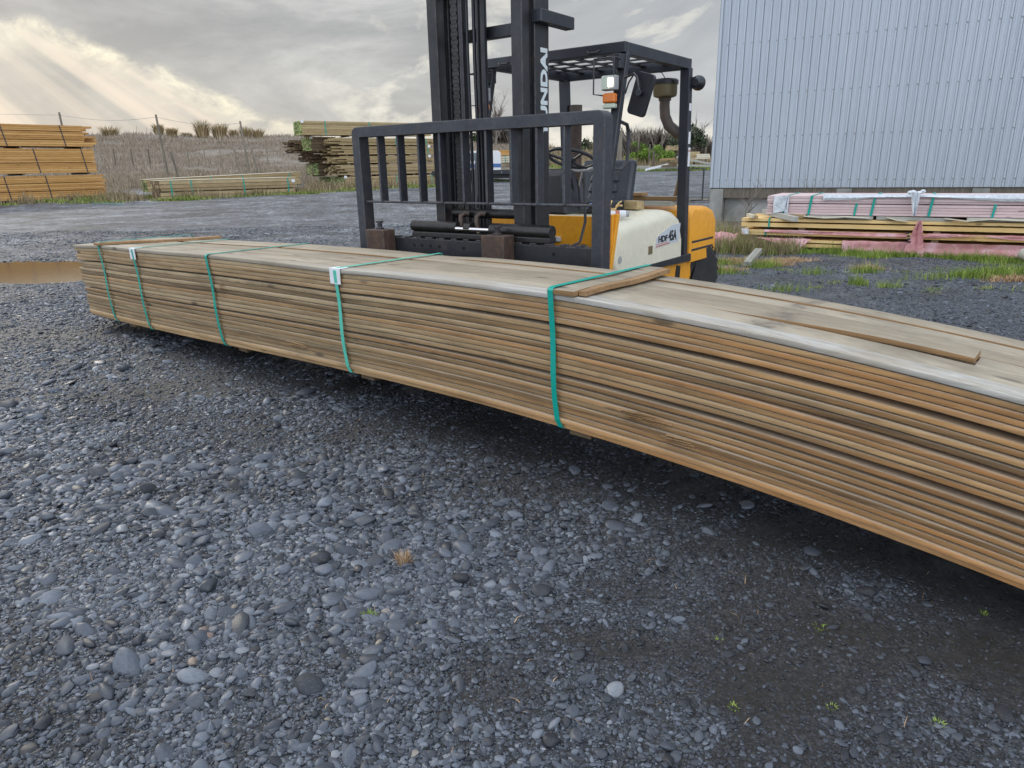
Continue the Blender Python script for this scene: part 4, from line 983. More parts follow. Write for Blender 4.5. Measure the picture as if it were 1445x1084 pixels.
# planks lying behind the seat, on the hood
pb = []
def plank_obj(name, a, b, w, h_, m, label, cat='plank', group=None, bev=.004):
    mb = MB(); a, b = Vector(a), Vector(b); c = (a + b) / 2; L = (b - a).length
    mb.box(-L / 2, L / 2, -w / 2, w / 2, -h_ / 2, h_ / 2); o = mb.build(name, m, bevel=bev)
    o.location = c; o.rotation_mode = 'QUATERNION'; dd = (b - a).normalized(); o.rotation_quaternion = dd.to_track_quat('X', 'Z')
    return tag(o, label, cat, group)
G4 = 'short timber offcuts lying on the rear hood'
plank_obj('offcut', fl(-.10, 2.06, 1.160), fl(.42, 1.90, 1.156), .10, .075, M['pine_tan'], 'short square pale timber end nearest the seat on the cream hood', 'timber offcut', G4)
plank_obj('offcut', fl(-.5, 2.62, 1.138), fl(.46, 2.50, 1.138), .10, .045, M['grey_timber'], 'grey flat offcut in the middle of the pile on the rear hood', 'timber offcut', G4)
plank_obj('offcut', fl(-.5, 2.64, 1.183), fl(.50, 2.54, 1.183), .09, .04, M['deck_top'], 'long grey-brown offcut touching the rear post on the hood pile', 'timber offcut', G4)
plank_obj('offcut', fl(-.6, 2.62, 1.22), fl(.14, 2.56, 1.22), .12, .03, M['deck_fresh'], 'brown flat offcut topmost of the pile behind the seat', 'timber offcut', G4)

# ------------------------------------------------------------------ shed on the right
C0 = Vector((5.36, 19.11, 0)); wd_ = Vector((.872, -.490, 0)); WANG = math.atan2(wd_.y, wd_.x)
shed = empty('shed', C0, WANG, 'tall pale blue-grey corrugated steel shed on concrete piles', 'shed')
LW = 22.; HT = 8.5; Zb = .86
pitch = 6.9 / 35.5
pts = []; x = 0.0
while x < LW:
    pts += [(x, 0), (x + .006, -.036), (x + .040, -.036), (x + .046, 0), (x + .0462, .022), (x + .056, .022), (x + .0562, 0), (x + .085, 0), (x + .089, -.004), (x + .097, -.004), (x + .101, 0), (x + .135, 0), (x + .139, -.004), (x + .147, -.004), (x + .151, 0)]
    x += pitch
n = len(pts); vs = [(a, b, Zb) for a, b in pts] + [(a, b, HT) for a, b in pts] + [(a, b + .004, Zb) for a, b in pts] + [(a, b + .004, HT) for a, b in pts]
mb = MB(); mb.add(vs, [(i, i + 1, n + i + 1, n + i) for i in range(n - 1)] + [(2 * n + i, 3 * n + i, 3 * n + i + 1, 2 * n + i + 1) for i in range(n - 1)] + [(i, 2 * n + i, 2 * n + i + 1, i + 1) for i in range(n - 1)])
mb.build('wall_cladding', M['cladding'], shed)
mb = MB(); mb.box(-.012, .0, -.05, .08, Zb, HT); mb.box(-.012, .06, -.050, -.036, Zb - .0, HT); mb.build('corner_flashing', M['cladding'], shed)
mb = MB(); mb.box(0, .012, .05, 14, Zb, HT); mb.build('side_wall', M['cladding'], shed)
mb = MB(); mb.box(-.1, LW, -.1, 14.1, HT, HT + .1); mb.build('roof', M['cladding'], shed)
sc = MB(); zr = Zb + .10; rows = [1.05, 2.10, 3.10, 4.28, 5.4, 6.5, 7.6]
x = .024
while x < LW:
    for z in rows: sc.lathe([(.017, 0), (.017, -.006), (.008, -.012)], (x, -.037, z), 6, 'Y')
    x += pitch
tag(sc.build('cladding_screws', M['wire'], shed), kind='stuff')
mb = MB(); mb.box(.0, LW, .03, .12, .60, Zb + .02); mb.build('bottom_beam', M['post_wood'], shed)
for x in (.18, 3.25, 6.05, 8.9, 11.8):
    mb = MB(); mb.box(x - .17, x + .17, -.02, .32, -.05, Zb - .03); mb.build('concrete_pile', M['concrete'], shed, bevel=.015)
mb = MB(); mb.box(.36, LW, .20, .34, -.1, Zb - .02); mb.build('foundation_wall', M['concrete'], shed)
mb = MB(); mb.box(.445, .452, -.046, -.034, Zb, Zb + .26); mb.build('sheet_tear', M['white_paint'], shed)

# ------------------------------------------------------------------ packs of timber
def boards_mb(L, D, H, nz, ny, seed=0, endj=.0, vgap=.15, zj=0., gaps=(), sag=None):
    """L along x from 0, D deep along y from 0, H up; every board is its own box"""
    r = random.Random(seed); mb = MB(); bh = H / nz; bd = D / ny
    for i in range(nz):
        for j in range(ny):
            a = r.uniform(-endj, endj); b = r.uniform(-endj, endj); g = bh * vgap * .5
            f = .004 + r.uniform(0, .012)
            y0 = j * bd + (f if j == 0 else .002); z0 = i * bh + g; z1 = (i + 1) * bh - g * .3
            if (i in gaps) and j == 0: z0 += bh * .25
            mb.box(a, L + b, y0, (j + 1) * bd - .003, z0, z1)
    return mb
def straps_mb(x, D, H, w=.02, up=.0, lean=0.):
    mb = MB(); mb.hexa([(x - w + lean, -.008, 0), (x + w + lean, -.008, 0), (x + w + lean, .004, 0), (x - w + lean, .004, 0)], [(x - w, -.008, H + .006), (x + w, -.008, H + .006), (x + w, .004, H + .006), (x - w, .004, H + .006)])
    mb.box(x - w, x + w, 0, D, H, H + .008); return mb
def pack(loc, ang, L, D, H, nz, ny, m, label, group=None, straps=(), sm_=None, sw=.02, seed=0, endj=.02, bearers=(), ends=None, tags=(), gaps=(), lean=0., name='timber_pack', tilt=0., cap=None):
    t = empty(name, loc, ang, label, 'timber pack', group)
    if tilt: t.rotation_euler = (0, -tilt, ang)
    boards_mb(L, D, H, nz, ny, seed, endj, gaps=gaps).build('boards', m, t)
    for x in straps: straps_mb(x, D, H, sw, lean=lean).build('strap', sm_ or M['teal'], t)
    for x in bearers: mb = MB(); mb.box(x - .05, x + .05, .02, D, -.09, -.002); mb.build('bearer', M['pine_dark'], t)
    if ends:            # painted / treated end grain, one small block per board end
        mb = MB(); r = random.Random(seed + 9); bh = H / nz; ne = ends[1]; bd = D / ne
        for i in range(nz):
            for j in range(ne):
                e = r.uniform(.02, .05); mb.box(-e, .02, j * bd + .008, (j + 1) * bd - .006, i * bh + bh * .1, (i + 1) * bh - bh * .08)
        mb.build('board_ends', ends[0], t)
    for x, z in tags: mb = MB(); mb.box(x, x + .18, -.02, -.010, z, z + .16); mb.build('tag', M['white_plastic'], t)
    if cap: mb = MB(); mb.box(-.05, L + .05, -.02, D + .02, H + .010, H + .03); mb.build('top_sheet', cap, t)
    return t
GL = 'three strapped orange packs stacked on the far left'
a0 = Vector((-24.66, 34.9)); a1 = Vector((-21.63, 38.77)); dd = (a1 - a0).normalized(); LA = math.atan2(dd.y, dd.x)
e0 = a1 - dd * 13.5
zs = [.36, 1.62, 2.90]
LST = 0.055
t1 = pack((e0.x, e0.y, zs[0]), LA, 13.5 + .1, 2.2, 1.14, 12, 6, M['pine_orange'], 'bottom orange pack of the tall stack beyond the brown puddle', GL, (7.2, 9.0, 10.8, 2, 4), M['strap_dark'], .022, 1, .10, (1, 4, 7, 10, 13), gaps=(4, 8), lean=.12)
t2 = pack((e0.x - .1 * dd.x, e0.y - .1 * dd.y, zs[1]), LA, 13.4, 2.2, 1.17, 12, 6, M['pine_orange'], 'middle orange pack of the tall stack beyond the brown puddle', GL, (1.5, 5.1, 8.4, 10.6, 12.8), M['strap_dark'], .022, 2, .02, (1, 4, 7, 10, 13), gaps=(5,), lean=.14)
t3 = pack((e0.x, e0.y, zs[2]), LA, 13.3, 2.2, 1.02, 10, 6, M['pine_orange'], 'topmost orange pack with ragged board ends, on the left stack', GL, (2.5, 6, 9.3, 11.9), M['strap_dark'], .022, 3, .45, (1, 4, 7, 10, 12.8), gaps=(3, 7), lean=.14)

GM = 'low grey packs lying in front of the fence'
a0 = Vector((-18.6, 35.1)); a1 = Vector((-11.59, 39.95)); dd = (a1 - a0).normalized(); LA = math.atan2(dd.y, dd.x)
pack((-17.35, 36.0, .20), LA, 6.85, 2.3, .94, 5, 5, M['pine_green'], 'front low pack with four green straps lying before the fence', GM, (.55, 1.5, 4.1, 6.45), M['teal'], .03, 5, .05, (.5, 3, 6), ends=(M['pine_dark'], 7), gaps=(2,), cap=M['pine_pale'], tags=((6.65, .70),))
pack((-19.4, 38.9, .52), LA - R(2), 8.3, 2.0, .66, 4, 5, M['pine_tan'], 'longer low pack lying behind the front one, its far end lifted', GM, (1.4, 3.3, 5.0, 7.7), M['teal'], .025, 6, .06, (.5, 3, 6), ends=(M['end_green'], 7), cap=M['pine_pale'], tilt=R(1.6))
# the high pile of treated timber
GP = 'packs of the high treated-timber pile'
PA = R(-2)
PA = R(35); pb = Vector((-10.2, 45.3)); ZF = lambda z: .46 + (z - .46) * .925
def PP(u, v, z, L, D, H, nz, ny, m, label, straps=(), ends=None, seed=0, endj=.05, tags=(), gaps=(), cap=None):
    p = pb + Vector((math.cos(PA), math.sin(PA))) * u + Vector((-math.sin(PA), math.cos(PA))) * v
    return pack((p.x, p.y, ZF(z)), PA, L, D, H * .925, nz, ny, m, label, GP, straps, M['teal'], .028, seed, endj, (.6, 3, 5.0) if L > 5 else (.4,), ends=ends, tags=tags, gaps=gaps, cap=cap)
EG = M['end_green']
PP(0, 0, .46, 7.0, 2.2, .66, 6, 9, M['pine_tan'], 'bottom front pack of the high pile, tan side and green ends', (1.0, 3.6, 6.2), (EG, 12), 11, .03, tags=((-.02, .52),))
PP(.1, 2.35, .46, 5.5, 2.3, .66, 8, 9, M['pine_green'], 'bottom back pack of the high pile with mossy green ends', (), (EG, 13), 12, .04)
PP(-.1, 0, 1.24, 7.2, 2.2, .66, 7, 9, M['pine_green'], 'second front pack up on the high pile, grey-green with jagged dark ends', (4.1, 6.6), None, 13, .45, gaps=(2,))
PP(-.7, 2.5, 1.26, 5.0, 2.2, .80, 8, 9, M['pine_dark'], 'second back pack up on the high pile with dark green end', (), (EG, 11), 14, .05)
PP(-.2, 0, 2.00, 6.6, 2.2, .46, 5, 9, M['pine_tan'], 'third front pack up on the high pile, thin and tan', (4.2, 6.0), None, 15, .50, gaps=(1,), tags=((6.2, .3),))
PP(-.9, 2.3, 2.16, 5.0, 2.2, .50, 6, 9, M['pine_dark'], 'third back pack up on the high pile, loose dark boards', (), None, 16, .55)
PP(-.3, 0, 2.56, 6.8, 2.2, .52, 5, 9, M['pine_tan'], 'fourth front pack up on the high pile, tan with a board jutting out', (4.2, 6.3), None, 17, .55, gaps=(3,), tags=((6.3, .4),))
PP(-1.5, 2.7, 2.76, 5.3, 2.2, .84, 9, 9, M['pine_dark'], 'highest dark loose pack, sticking out furthest left of the high pile', (), None, 18, .7)
PP(-.5, .0, 3.16, 6.9, 2.2, .44, 5, 9, M['pine_tan'], 'fifth front pack up on the high pile, right under the topmost one', (4.2, 6.4), None, 20, .45, gaps=(2,))
PP(-1.6, .9, 2.84, 1.6, 1.55, .86, 10, 9, M['pine_dark'], 'small pack with mossy green face just under the topmost pack', (), (EG, 12), 19, .04, tags=((-.06, .7),))
PP(-2.3, .35, 3.80, 8.8, 1.30, .86, 7, 7, M['pine_tan'], 'topmost pack of the high pile with pale teal straps and mossy end', (1.5, 4.4, 7.4), (EG, 10), 21, .03, tags=((-.02, .68),))

# ------------------------------------------------------------------ packs by the shed
q0 = Vector((4.217, 12.605)); QA = math.atan2(10.49 - 12.605, 7.746 - 4.217); qd = Vector((math.cos(QA), math.sin(QA)))
def QP(s, z, dep=0.): p = q0 + qd * s + Vector((-qd.y, qd.x)) * dep; return (p.x, p.y, z)
GQ = 'timber packs lying beside the shed'
pk = pack(QP(.31, .615, .1), QA, 7.2, 1.3, .31, 7, 4, M['primed_pink'], 'pink primed pack with green straps, topmost of the pile beside the shed', GQ, (.31, .72, 1.68, 2.50), M['teal'], .018, 31, .01, (), lean=-.03, gaps=(4,))
straps_mb(1.42, 1.3, .19, .015, lean=-.02).build('strap', M['teal'], pk); straps_mb(3.33, 1.3, .19, .015, lean=-.02).build('strap', M['teal'], pk)
# crumpled white wrap along its upper edge
mb = MB(); n = 60; r = random.Random(2); vs = []
for i in range(n + 1):
    x = .9 + 6.0 * i / n; dr = .035 + .03 * math.sin(x * 2.1) + .015 * r.random(); up = .012 + .018 * max(0, math.sin(x * 1.7 + 1)) + .006 * r.random()
    vs += [(x, -.022, .31 - dr), (x, -.035 - .01 * r.random(), .31 - dr * .4), (x, -.02, .31 + up), (x, .25, .325 + up * .5), (x, .27, .312)]
mb.add(vs, [(i * 5 + j, i * 5 + j + 1, (i + 1) * 5 + j + 1, (i + 1) * 5 + j) for i in range(n) for j in range(4)] + [(i * 5 + 4, i * 5, (i + 1) * 5, (i + 1) * 5 + 4) for i in range(n)])
mb.build('plastic_wrap', M['white_wrap'], pk, smooth=True)
def rag(pts, thick, m, parent, name, seed, nu=10, nv=8, amp=.015):
    """crumpled sheet over a quad given by 4 corners (a-b top, d-c bottom)"""
    a, b, c, d_ = [Vector(p) for p in pts]; r = random.Random(seed); vs = []; N = (b - a).cross(d_ - a).normalized()
    ph = [r.uniform(0, 6) for _ in range(6)]
    for k in (0, 1):
        for i in range(nu + 1):
            for j in range(nv + 1):
                u, v = i / nu, j / nv; p = (a * (1 - u) + b * u) * (1 - v) + (d_ * (1 - u) + c * u) * v
                w = amp * (math.sin(u * 9 + ph[0] + 2 * v) + .6 * math.sin(v * 7 + ph[1] + 5 * u) + .5 * math.sin(u * 21 + ph[2])) + r.uniform(-.3, .3) * amp
                vs.append(p + N * (w + k * thick) + Vector((0, 0, r.uniform(-.4, .4) * amp)))
    # second layer shares the first one's wobble
    n1_ = (nu + 1) * (nv + 1)
    for q in range(n1_): vs[n1_ + q] = vs[q] + N * thick
    fs = []
    for k in (0, 1):
        for i in range(nu):
            for j in range(nv):
                q = k * n1_ + i * (nv + 1) + j; fs.append((q, q + 1, q + nv + 2, q + nv + 1))
    for i in range(nu):
        for j in (0, nv):
            q = i * (nv + 1) + j; fs.append((q, q + nv + 1, n1_ + q + nv + 1, n1_ + q))
    for j in range(nv):
        for i in (0, nu):
            q = i * (nv + 1) + j; fs.append((q, q + 1, n1_ + q + 1, n1_ + q))
    mb = MB(); mb.add(vs, fs); return mb.build(name, m, parent, smooth=True)
rag([(.10, -.03, .31), (.34, -.035, .32), (.30, -.045, .06), (.12, -.04, .02)], .003, M['white_wrap'], pk, 'plastic_wrap', 4, amp=.012)
rag([(.30, -.03, .32), (.36, -.03, .32), (.36, -.035, .0), (.31, -.04, .0)], .003, M['white_wrap'], pk, 'plastic_wrap', 5, amp=.01)
y1 = pack(QP(-.07, .40, .0), QA, 7.5, 1.3, .148, 2, 5, M['pine_yellow'], 'upper yellow pine pack right under the pink one', GQ, (.46,), M['teal'], .012, 32, .02, (1, 3, 5), gaps=(1,))
y2 = pack(QP(-.08, .26, .02), QA, 7.6, 1.3, .095, 2, 5, M['pine_yellow'], 'thin middle yellow pine pack half covered by pink plastic', GQ, (.42,), M['teal'], .012, 33, .02, (1, 3, 5))
y3 = pack(QP(.50, .075, -.02), QA, 7.0, 1.3, .125, 2, 5, M['pine_yellow'], 'lowest yellow pine pack in the grass, wrapped in red-pink plastic', GQ, (), None, .012, 34, .02, (1, 3, 5), gaps=(1,))
# spacer timbers between pink pack and the yellow one
mb = MB()
for x in (1.15, 2.9, 5.0): mb.box(x, x + .9, .02, .10, .548, .612)
sp_ = mb
for k, (s0, s1) in enumerate(((1.0, 2.0), (2.05, 3.1), (3.3, 5.2))):
    o = plank_obj('spacer_board', QP(s0, .585, .08), QP(s1, .58 - .01 * (k == 1), .06), .09, .05, M['grey_timber'], ['grey spacer board nearest the left end under the pink pack', 'grey spacer board in the middle under the pink pack', 'grey spacer board furthest right under the pink pack'][k], 'spacer board', 'grey spacers under the pink pack')
# bent pale sheet edges
for k, pts_ in enumerate(([(.95, .60), (1.3, .575), (1.6, .60), (1.95, .585)], [(2.2, .605), (2.35, .56), (2.5, .545)], [(3.0, .60), (3.3, .565), (3.6, .60), (4.4, .575)])):
    mb = MB(); P_ = [QP(s_, z_, -.02) for s_, z_ in pts_]
    for i in range(len(P_) - 1): mb.bar(P_[i], P_[i + 1], .10, .012)
    tag(mb.build('loose_slat', M['pine_pale']), ['bent pale slat sagging under the left part of the pink pack', 'short bent pale slat left of the pink rag knot', 'long bent pale slat under the right part of the pink pack'][k], 'slat', 'bent slats under the pink pack')
# pink plastic
rag([(.40, -.03, .10), (2.6, -.03, .09), (2.6, -.05, .025), (.40, -.04, .06)], .003, M['pink_wrap'], y2, 'plastic_wrap', 7, 30, 4, .010)
rag([(2.9, -.03, .11), (3.6, -.03, .095), (3.5, -.05, .08), (2.7, -.05, .02)], .003, M['pink_wrap'], y2, 'plastic_wrap', 8, 12, 4, .012)
rag([(3.5, -.03, .10), (6.5, -.03, .10), (6.5, -.05, .03), (4.0, -.05, .04)], .003, M['pink_wrap'], y2, 'plastic_wrap', 9, 26, 4, .010)
rag([(-.30, -.05, .15), (.62, -.05, .15), (.42, -.22, -.03), (.25, -.15, -.0)], .003, M['pink_wrap'], y3, 'plastic_wrap', 10, 14, 8, .015)
rag([(1.10, -.03, .145), (6.6, -.03, .150), (6.6, -.05, -.01), (1.10, -.06, -.05)], .003, M['pink_wrap'], y3, 'plastic_wrap', 11, 60, 6, .016)
rk = rag([QP(2.64, .56, -.10), QP(2.70, .565, -.08), QP(2.82, -.0, -.16), QP(2.48, -.0, -.16)], .004, M['pink_wrap'], None, 'plastic_rag', 12, 8, 16, .020)
tag(rk, 'hanging twisted pink plastic rag with purple print, in front of the yellow packs', 'plastic rag')
wr = rag([QP(2.50, .99, -.06), QP(2.62, .985, -.04), QP(2.61, .64, -.08), QP(2.56, .64, -.08)], .006, M['white_wrap'], None, 'plastic_rag', 13, 8, 12, .022)
tag(wr, 'crumpled white plastic knot tied over the edge of the pink pack', 'plastic rag')
mb = MB(); p_ = Vector(QP(2.55, .99, .0)); r = random.Random(3)
for k in range(5): mb.lathe([(.0, -.035), (.035, -.02), (.042 + .01 * (k % 2), 0), (.03, .02), (.0, .03)], p_ + Vector((r.uniform(-.07, .16), r.uniform(-.03, .03), r.uniform(-.01, .03))), 7)
tag(mb.build('plastic_bundle', M['white_wrap'], smooth=True), 'bunched white plastic lump on top of the pink pack', 'plastic lump')
# purple print on the plastic
mb = MB()
for k in range(4): a_ = Vector(QP(2.535 + .012 * k, .36 - .045 * k, -.165)); mb.box(a_.x - .022, a_.x + .026, a_.y - .006, a_.y + .002, a_.z, a_.z + .028)
mb.build('print', M['decal_black']).parent = rk
k_ = rag([QP(-.55, .30, -.10), QP(-.10, .30, -.05), QP(-.15, .13, -.20), QP(-.62, .10, -.30)], .004, M['pink_wrap'], None, 'plastic_sheet', 14, 10, 8, .03)
tag(k_, 'loose pink plastic sheet in the weeds at the left end of the packs', 'plastic sheet')
tag(rag([QP(-.07, .37, -.03), QP(.06, .37, -.03), QP(.07, .28, -.05), QP(-.03, .27, -.05)], .003, M['white_wrap'], None, 'plastic_scrap', 15, 5, 5, .01), 'small white plastic scrap on the left end of the thin yellow pack', 'plastic scrap')
GB = 'short square timbers lying on the upper yellow pack'
plank_obj('block', QP(.00, .60, .08), QP(.14, .58, -.10), .055, .055, M['pine_pale'], 'left short pale timber leaning on the upper yellow pack', 'timber block', GB)
plank_obj('block', QP(.08, .60, .06), QP(.20, .575, -.12), .045, .05, M['pine_tan'], 'second short timber, close right of the leftmost one on the yellow pack', 'timber block', GB)
plank_obj('block', QP(.22, .645, .30), QP(.86, .555, -.16), .09, .085, M['grey_timber'], 'longest square timber laid askew on the left of the yellow pack', 'timber block', GB)
plank_obj('block', QP(.66, .60, .20), QP(.95, .585, .02), .09, .06, M['pine_tan'], 'short tan timber tucked under the left end of the pink pack', 'timber block', GB)
# board and log on the gravel
plank_obj('board', (3.50, 10.28, .06), (4.0, 11.25, .14), .11, .07, M['grey_timber'], 'weathered grey board propped in the grass left of the packs', 'board')
lg = MB(); r = random.Random(4)
lg.tube([(7.55, 10.25, .13), (7.45, 9.8, .13), (7.28, 9.4, .12), (7.12, 9.05, .11)], [.085, .09, .088, .08], 14)
tag(lg.build('log', M['grey_timber'], smooth=True), 'pale round log lying in the grass by the right edge', 'log')
plank_obj('board', (6.95, 9.0, .05), (7.6, 8.75, .07), .14, .03, M['white_paint'], 'white flat board end sticking out below the log', 'board')

# ------------------------------------------------------------------ grass
def blades(name, cx, cy, cz, h, w, m, lean=.5, tagged=True, seg=1, base=None):
    n = len(cx); a = rng.uniform(0, 6.283, n); l = rng.random(n) * lean * h; b = rng.uniform(0, 6.283, n)
    wx, wy = np.cos(a) * w / 2, np.sin(a) * w / 2
    V = np.zeros((n, 5, 3)); hx, hy = np.cos(b) * l, np.sin(b) * l
    V[:, 0] = np.stack([cx - wx, cy - wy, cz - .01], -1); V[:, 1] = np.stack([cx + wx, cy + wy, cz - .01], -1)
    V[:, 2] = np.stack([cx + wx * .7 + hx * .3, cy + wy * .7 + hy * .3, cz + h * .55], -1); V[:, 3] = np.stack([cx - wx * .7 + hx * .3, cy - wy * .7 + hy * .3, cz + h * .55], -1)
    V[:, 4] = np.stack([cx + hx, cy + hy, cz + h * (1 - .25 * rng.random(n))], -1)
    q = np.arange(n)[:, None] * 5
    F = np.concatenate([q + np.array([[0, 1, 2]]), q + np.array([[0, 2, 3]]), q + np.array([[3, 2, 4]])])
    o = arr_mesh(name, V.reshape(-1, 3), F, m)
    return o
def grass_area(name, pts, m, n, h, w, lean=.5, hv=.4, clump=0.):
    """pts: list of (x, y, rx, ry, weight)"""
    X_, Y_ = [], []
    tot = sum(p[4] for p in pts)
    for x, y, rx, ry, wt in pts:
        k = int(n * wt / tot); X_.append(x + rx * rng.normal(0, .45, k)); Y_.append(y + ry * rng.normal(0, .45, k))
    x = np.concatenate(X_); y = np.concatenate(Y_); k = len(x)
    hh = h * np.exp(rng.normal(0, hv, k)) * (1 + .6 * vnoise(x, y, 2., 40))
    o = blades(name, x, y, gz(x, y), hh, np.full(k, w) * rng.uniform(.6, 1.4, k), m, lean); tag(o, kind='stuff'); return o
def Q(s, dep): p = QP(s, 0, dep); return p[0], p[1]
pr = []
for s_ in np.arange(-.2, 5.6, .22): pr.append((*Q(s_, -.20 + .1 * math.sin(s_ * 5)), .18, .10, .5 + .5 * math.sin(s_ * 3.1) ** 2))
pr += [(*Q(2.1, -.5), .30, .14, 1.1), (*Q(1.8, -.35), .3, .1, .8), (*Q(.55, -.35), .3, .14, .9), (3.75, 10.25, .28, .20, 1.0), (3.25, 10.7, .3, .2, .9), (6.25, 9.15, .50, .28, 3.2), (6.9, 9.4, .3, .25, 1.0), (7.3, 10.3, .4, .2, 1.0), (4.42, 8.75, .12, .12, .5), (4.65, 8.5, .2, .08, .3), (4.9, 9.6, .25, .12, .5),
       (4.2, 9.6, .3, .1, .3), (5.5, 9.0, .5, .2, .35), (3.3, 8.4, .4, .2, .3), (7.2, 8.2, .4, .3, .4), (6.3, 8.1, .4, .15, .35), (3.0, 9.8, .3, .15, .5)]
grass_area('green_grass', pr, M['grass_green'], 15000, .085, .006, .8)
pw = [(3.9, 12.3, .5, .35, 2.), (4.3, 12.1, .4, .25, 2.), (4.7, 11.95, .3, .2, 1.), (3.4, 12.6, .6, .4, 1.), (4.9, 13.6, .5, .6, 1.), (4.6, 15., .6, 1.5, 1.)]
grass_area('tall_weeds', pw, M['grass_dry'], 7000, .22, .007, .7)
grass_area('tall_weeds', pw, M['grass_green'], 3500, .19, .007, .7)
k = 26; sx9 = rng.uniform(2.6, 8.5, k); sy9 = rng.uniform(7.8, 10.2, k)
grass_area('green_grass', [(a_, b_, .14, .06, rng.uniform(.2, 1.)) for a_, b_ in zip(sx9, sy9)], M['grass_verge'], 1500, .03, .006, 1.2)
ps = [(3.5, 10.9, .45, .28, 2.), (4.3, 10.9, .45, .22, 2.), (4.0, 10.5, .3, .15, .7), (6.35, 8.75, .30, .12, 1.2), (5.1, 9.9, .25, .1, .5), (7.0, 8.9, .3, .1, .4), (3.1, 10.0, .3, .15, .7)]
grass_area('dead_grass', ps, M['grass_straw'], 6500, .045, .007, 1.6)
# verge at the foot of the stacks on the left
pl_ = []
for x_, y_ in ((-24.5, 34.2), (-23, 36), (-21.5, 37.6), (-20, 36.6), (-18.6, 34.6), (-17, 35.4), (-15.5, 36.4), (-14, 37.4), (-12.5, 38.5), (-11.5, 39.1), (-10.6, 40.3), (-9.6, 41.4), (-8.5, 42.6), (-11.8, 40.8), (-7.5, 43.5), (-6, 44), (-4, 44.5), (-20.0, 34.6), (-19, 38), (-3, 50.), (-1, 50), (-5, 49), (1, 50)):
    pl_.append((x_, y_, 1.3, .55, 1.))
pl_ = [(x_ + random.uniform(-.8, .8), y_, 1.1, .4, random.choice((.15, .5, 1., 1.6))) for x_, y_, *_ in pl_]
grass_area('green_grass', pl_, M['grass_verge'], 17000, .12, .035, .9)
grass_area('dry_grass', [(x_, y_ + 1.3, 1.4, .8, 1.) for x_, y_, *_ in pl_[:16]] + [(-10.9, 42.3, 1.0, .6, 2.5)], M['grass_dry'], 9000, .34, .03, .6)
# field beyond
def field(n, ylo, yhi, m, h, w, xl=-.95, xr=1.0, name='field_grass', cond=None):
    u = rng.random(n); y = np.sqrt(ylo ** 2 + u * (yhi ** 2 - ylo ** 2)); x = y * rng.uniform(xl, xr, n)
    k = vnoise(x, y, .25, 41) + .5 * vnoise(x, y, .7, 42) > -.38
    if cond is not None: k &= cond(x, y)
    x, y = x[k], y[k]; hh = h * np.exp(rng.normal(0, .35, len(x))) * (1 + .8 * vnoise(x, y, .3, 43))
    o = blades(name, x, y, gz(x, y), hh, np.full(len(x), w) * (y / ylo) ** .8, m, .35); tag(o, kind='stuff')
lf = lambda x, y: (x / y < .02) & (y > np.interp(x / y, [-1, -.2, 0], [45, 49, 56]))
field(130000, 46, 105, M['grass_field'], .30, .028, -.78, .05, cond=lf)
field(30000, 90, 135, M['grass_field'], .42, .06, -.78, .1)
field(9000, 46, 60, M['grass_dry'], .28, .03, -.78, 0., cond=lf)
field(26000, 66, 120, M['grass_dry'], .7, .07, .05, .50)
field(7000, 62, 72, M['grass_green'], .22, .06, .02, .50)

# rush clumps on the ridge
def clump(name, x, y, h, rad, n, m, label, group=None, cat='rush clump', lean=.35, w=.05):
    e = empty(name, (x, y, float(gz(x, y))), label=label, cat=cat, group=group)
    a = rng.uniform(0, 6.283, n); rr = rad * np.sqrt(rng.random(n)) * .5
    cx, cy = rr * np.cos(a), rr * np.sin(a); hh = h * rng.uniform(.45, 1.05, n)
    out = rng.uniform(.2, 1, n) * rad * .75
    V = np.zeros((n, 5, 3)); b = a + rng.normal(0, .5, n); wx, wy = np.cos(a + 1.57) * w / 2, np.sin(a + 1.57) * w / 2
    V[:, 0] = np.stack([cx - wx, cy - wy, hh * 0 - .05], -1); V[:, 1] = np.stack([cx + wx, cy + wy, hh * 0 - .05], -1)
    mx_, my_ = cx + np.cos(b) * out * .4, cy + np.sin(b) * out * .4
    V[:, 2] = np.stack([mx_ + wx, my_ + wy, hh * .6], -1); V[:, 3] = np.stack([mx_ - wx, my_ - wy, hh * .6], -1); V[:, 4] = np.stack([cx + np.cos(b) * out, cy + np.sin(b) * out, hh], -1)
    q = np.arange(n)[:, None] * 5; F = np.concatenate([q + np.array([[0, 1, 2]]), q + np.array([[0, 2, 3]]), q + np.array([[3, 2, 4]])])
    o = arr_mesh('leaves', V.reshape(-1, 3), F, m); o.parent = e; return e
def at_az(px, Yd): return (px - 722.5) / 980 * Yd / math.cos(R(PITCH)) * 1.0
GRU = 'rush clumps along the field ridge'
rl = [(182, 'broad rush clump just right of the orange stack'), (207, 'low rush clump second from the orange stack'), (248, 'spiky rush clump beside the tall fence post'), (266, 'dark rush clump right of the tall fence post'), (285, 'low faint rush clump left of the orange-brown one'), (307, 'densest orange-brown rush clump in mid field'), (331, 'wide rush clump right of the orange-brown one'), (349, 'small dark rush clump by the second post'), (366, 'reddish rush clump behind the second post'), (382, 'rush clump next to the high timber pile')]
for i, (px, lb) in enumerate(rl):
    Yd = 112 + (i * 37 % 10); x = (px - 722.5) / 980 * (Yd * math.cos(R(PITCH)) + 2.0) ; hh = [3.4, 2.0, 3.2, 2.6, 1.9, 5.2, 4.6, 3., 3.6, 3.][i]
    clump('rush_clump', x, Yd, hh * .52, [1.9, 1.3, 1.2, 1.3, 1.2, 1.7, 1.8, 1.1, 1.5, 1.4][i], 260, M['rush'], lb, GRU, w=.10)

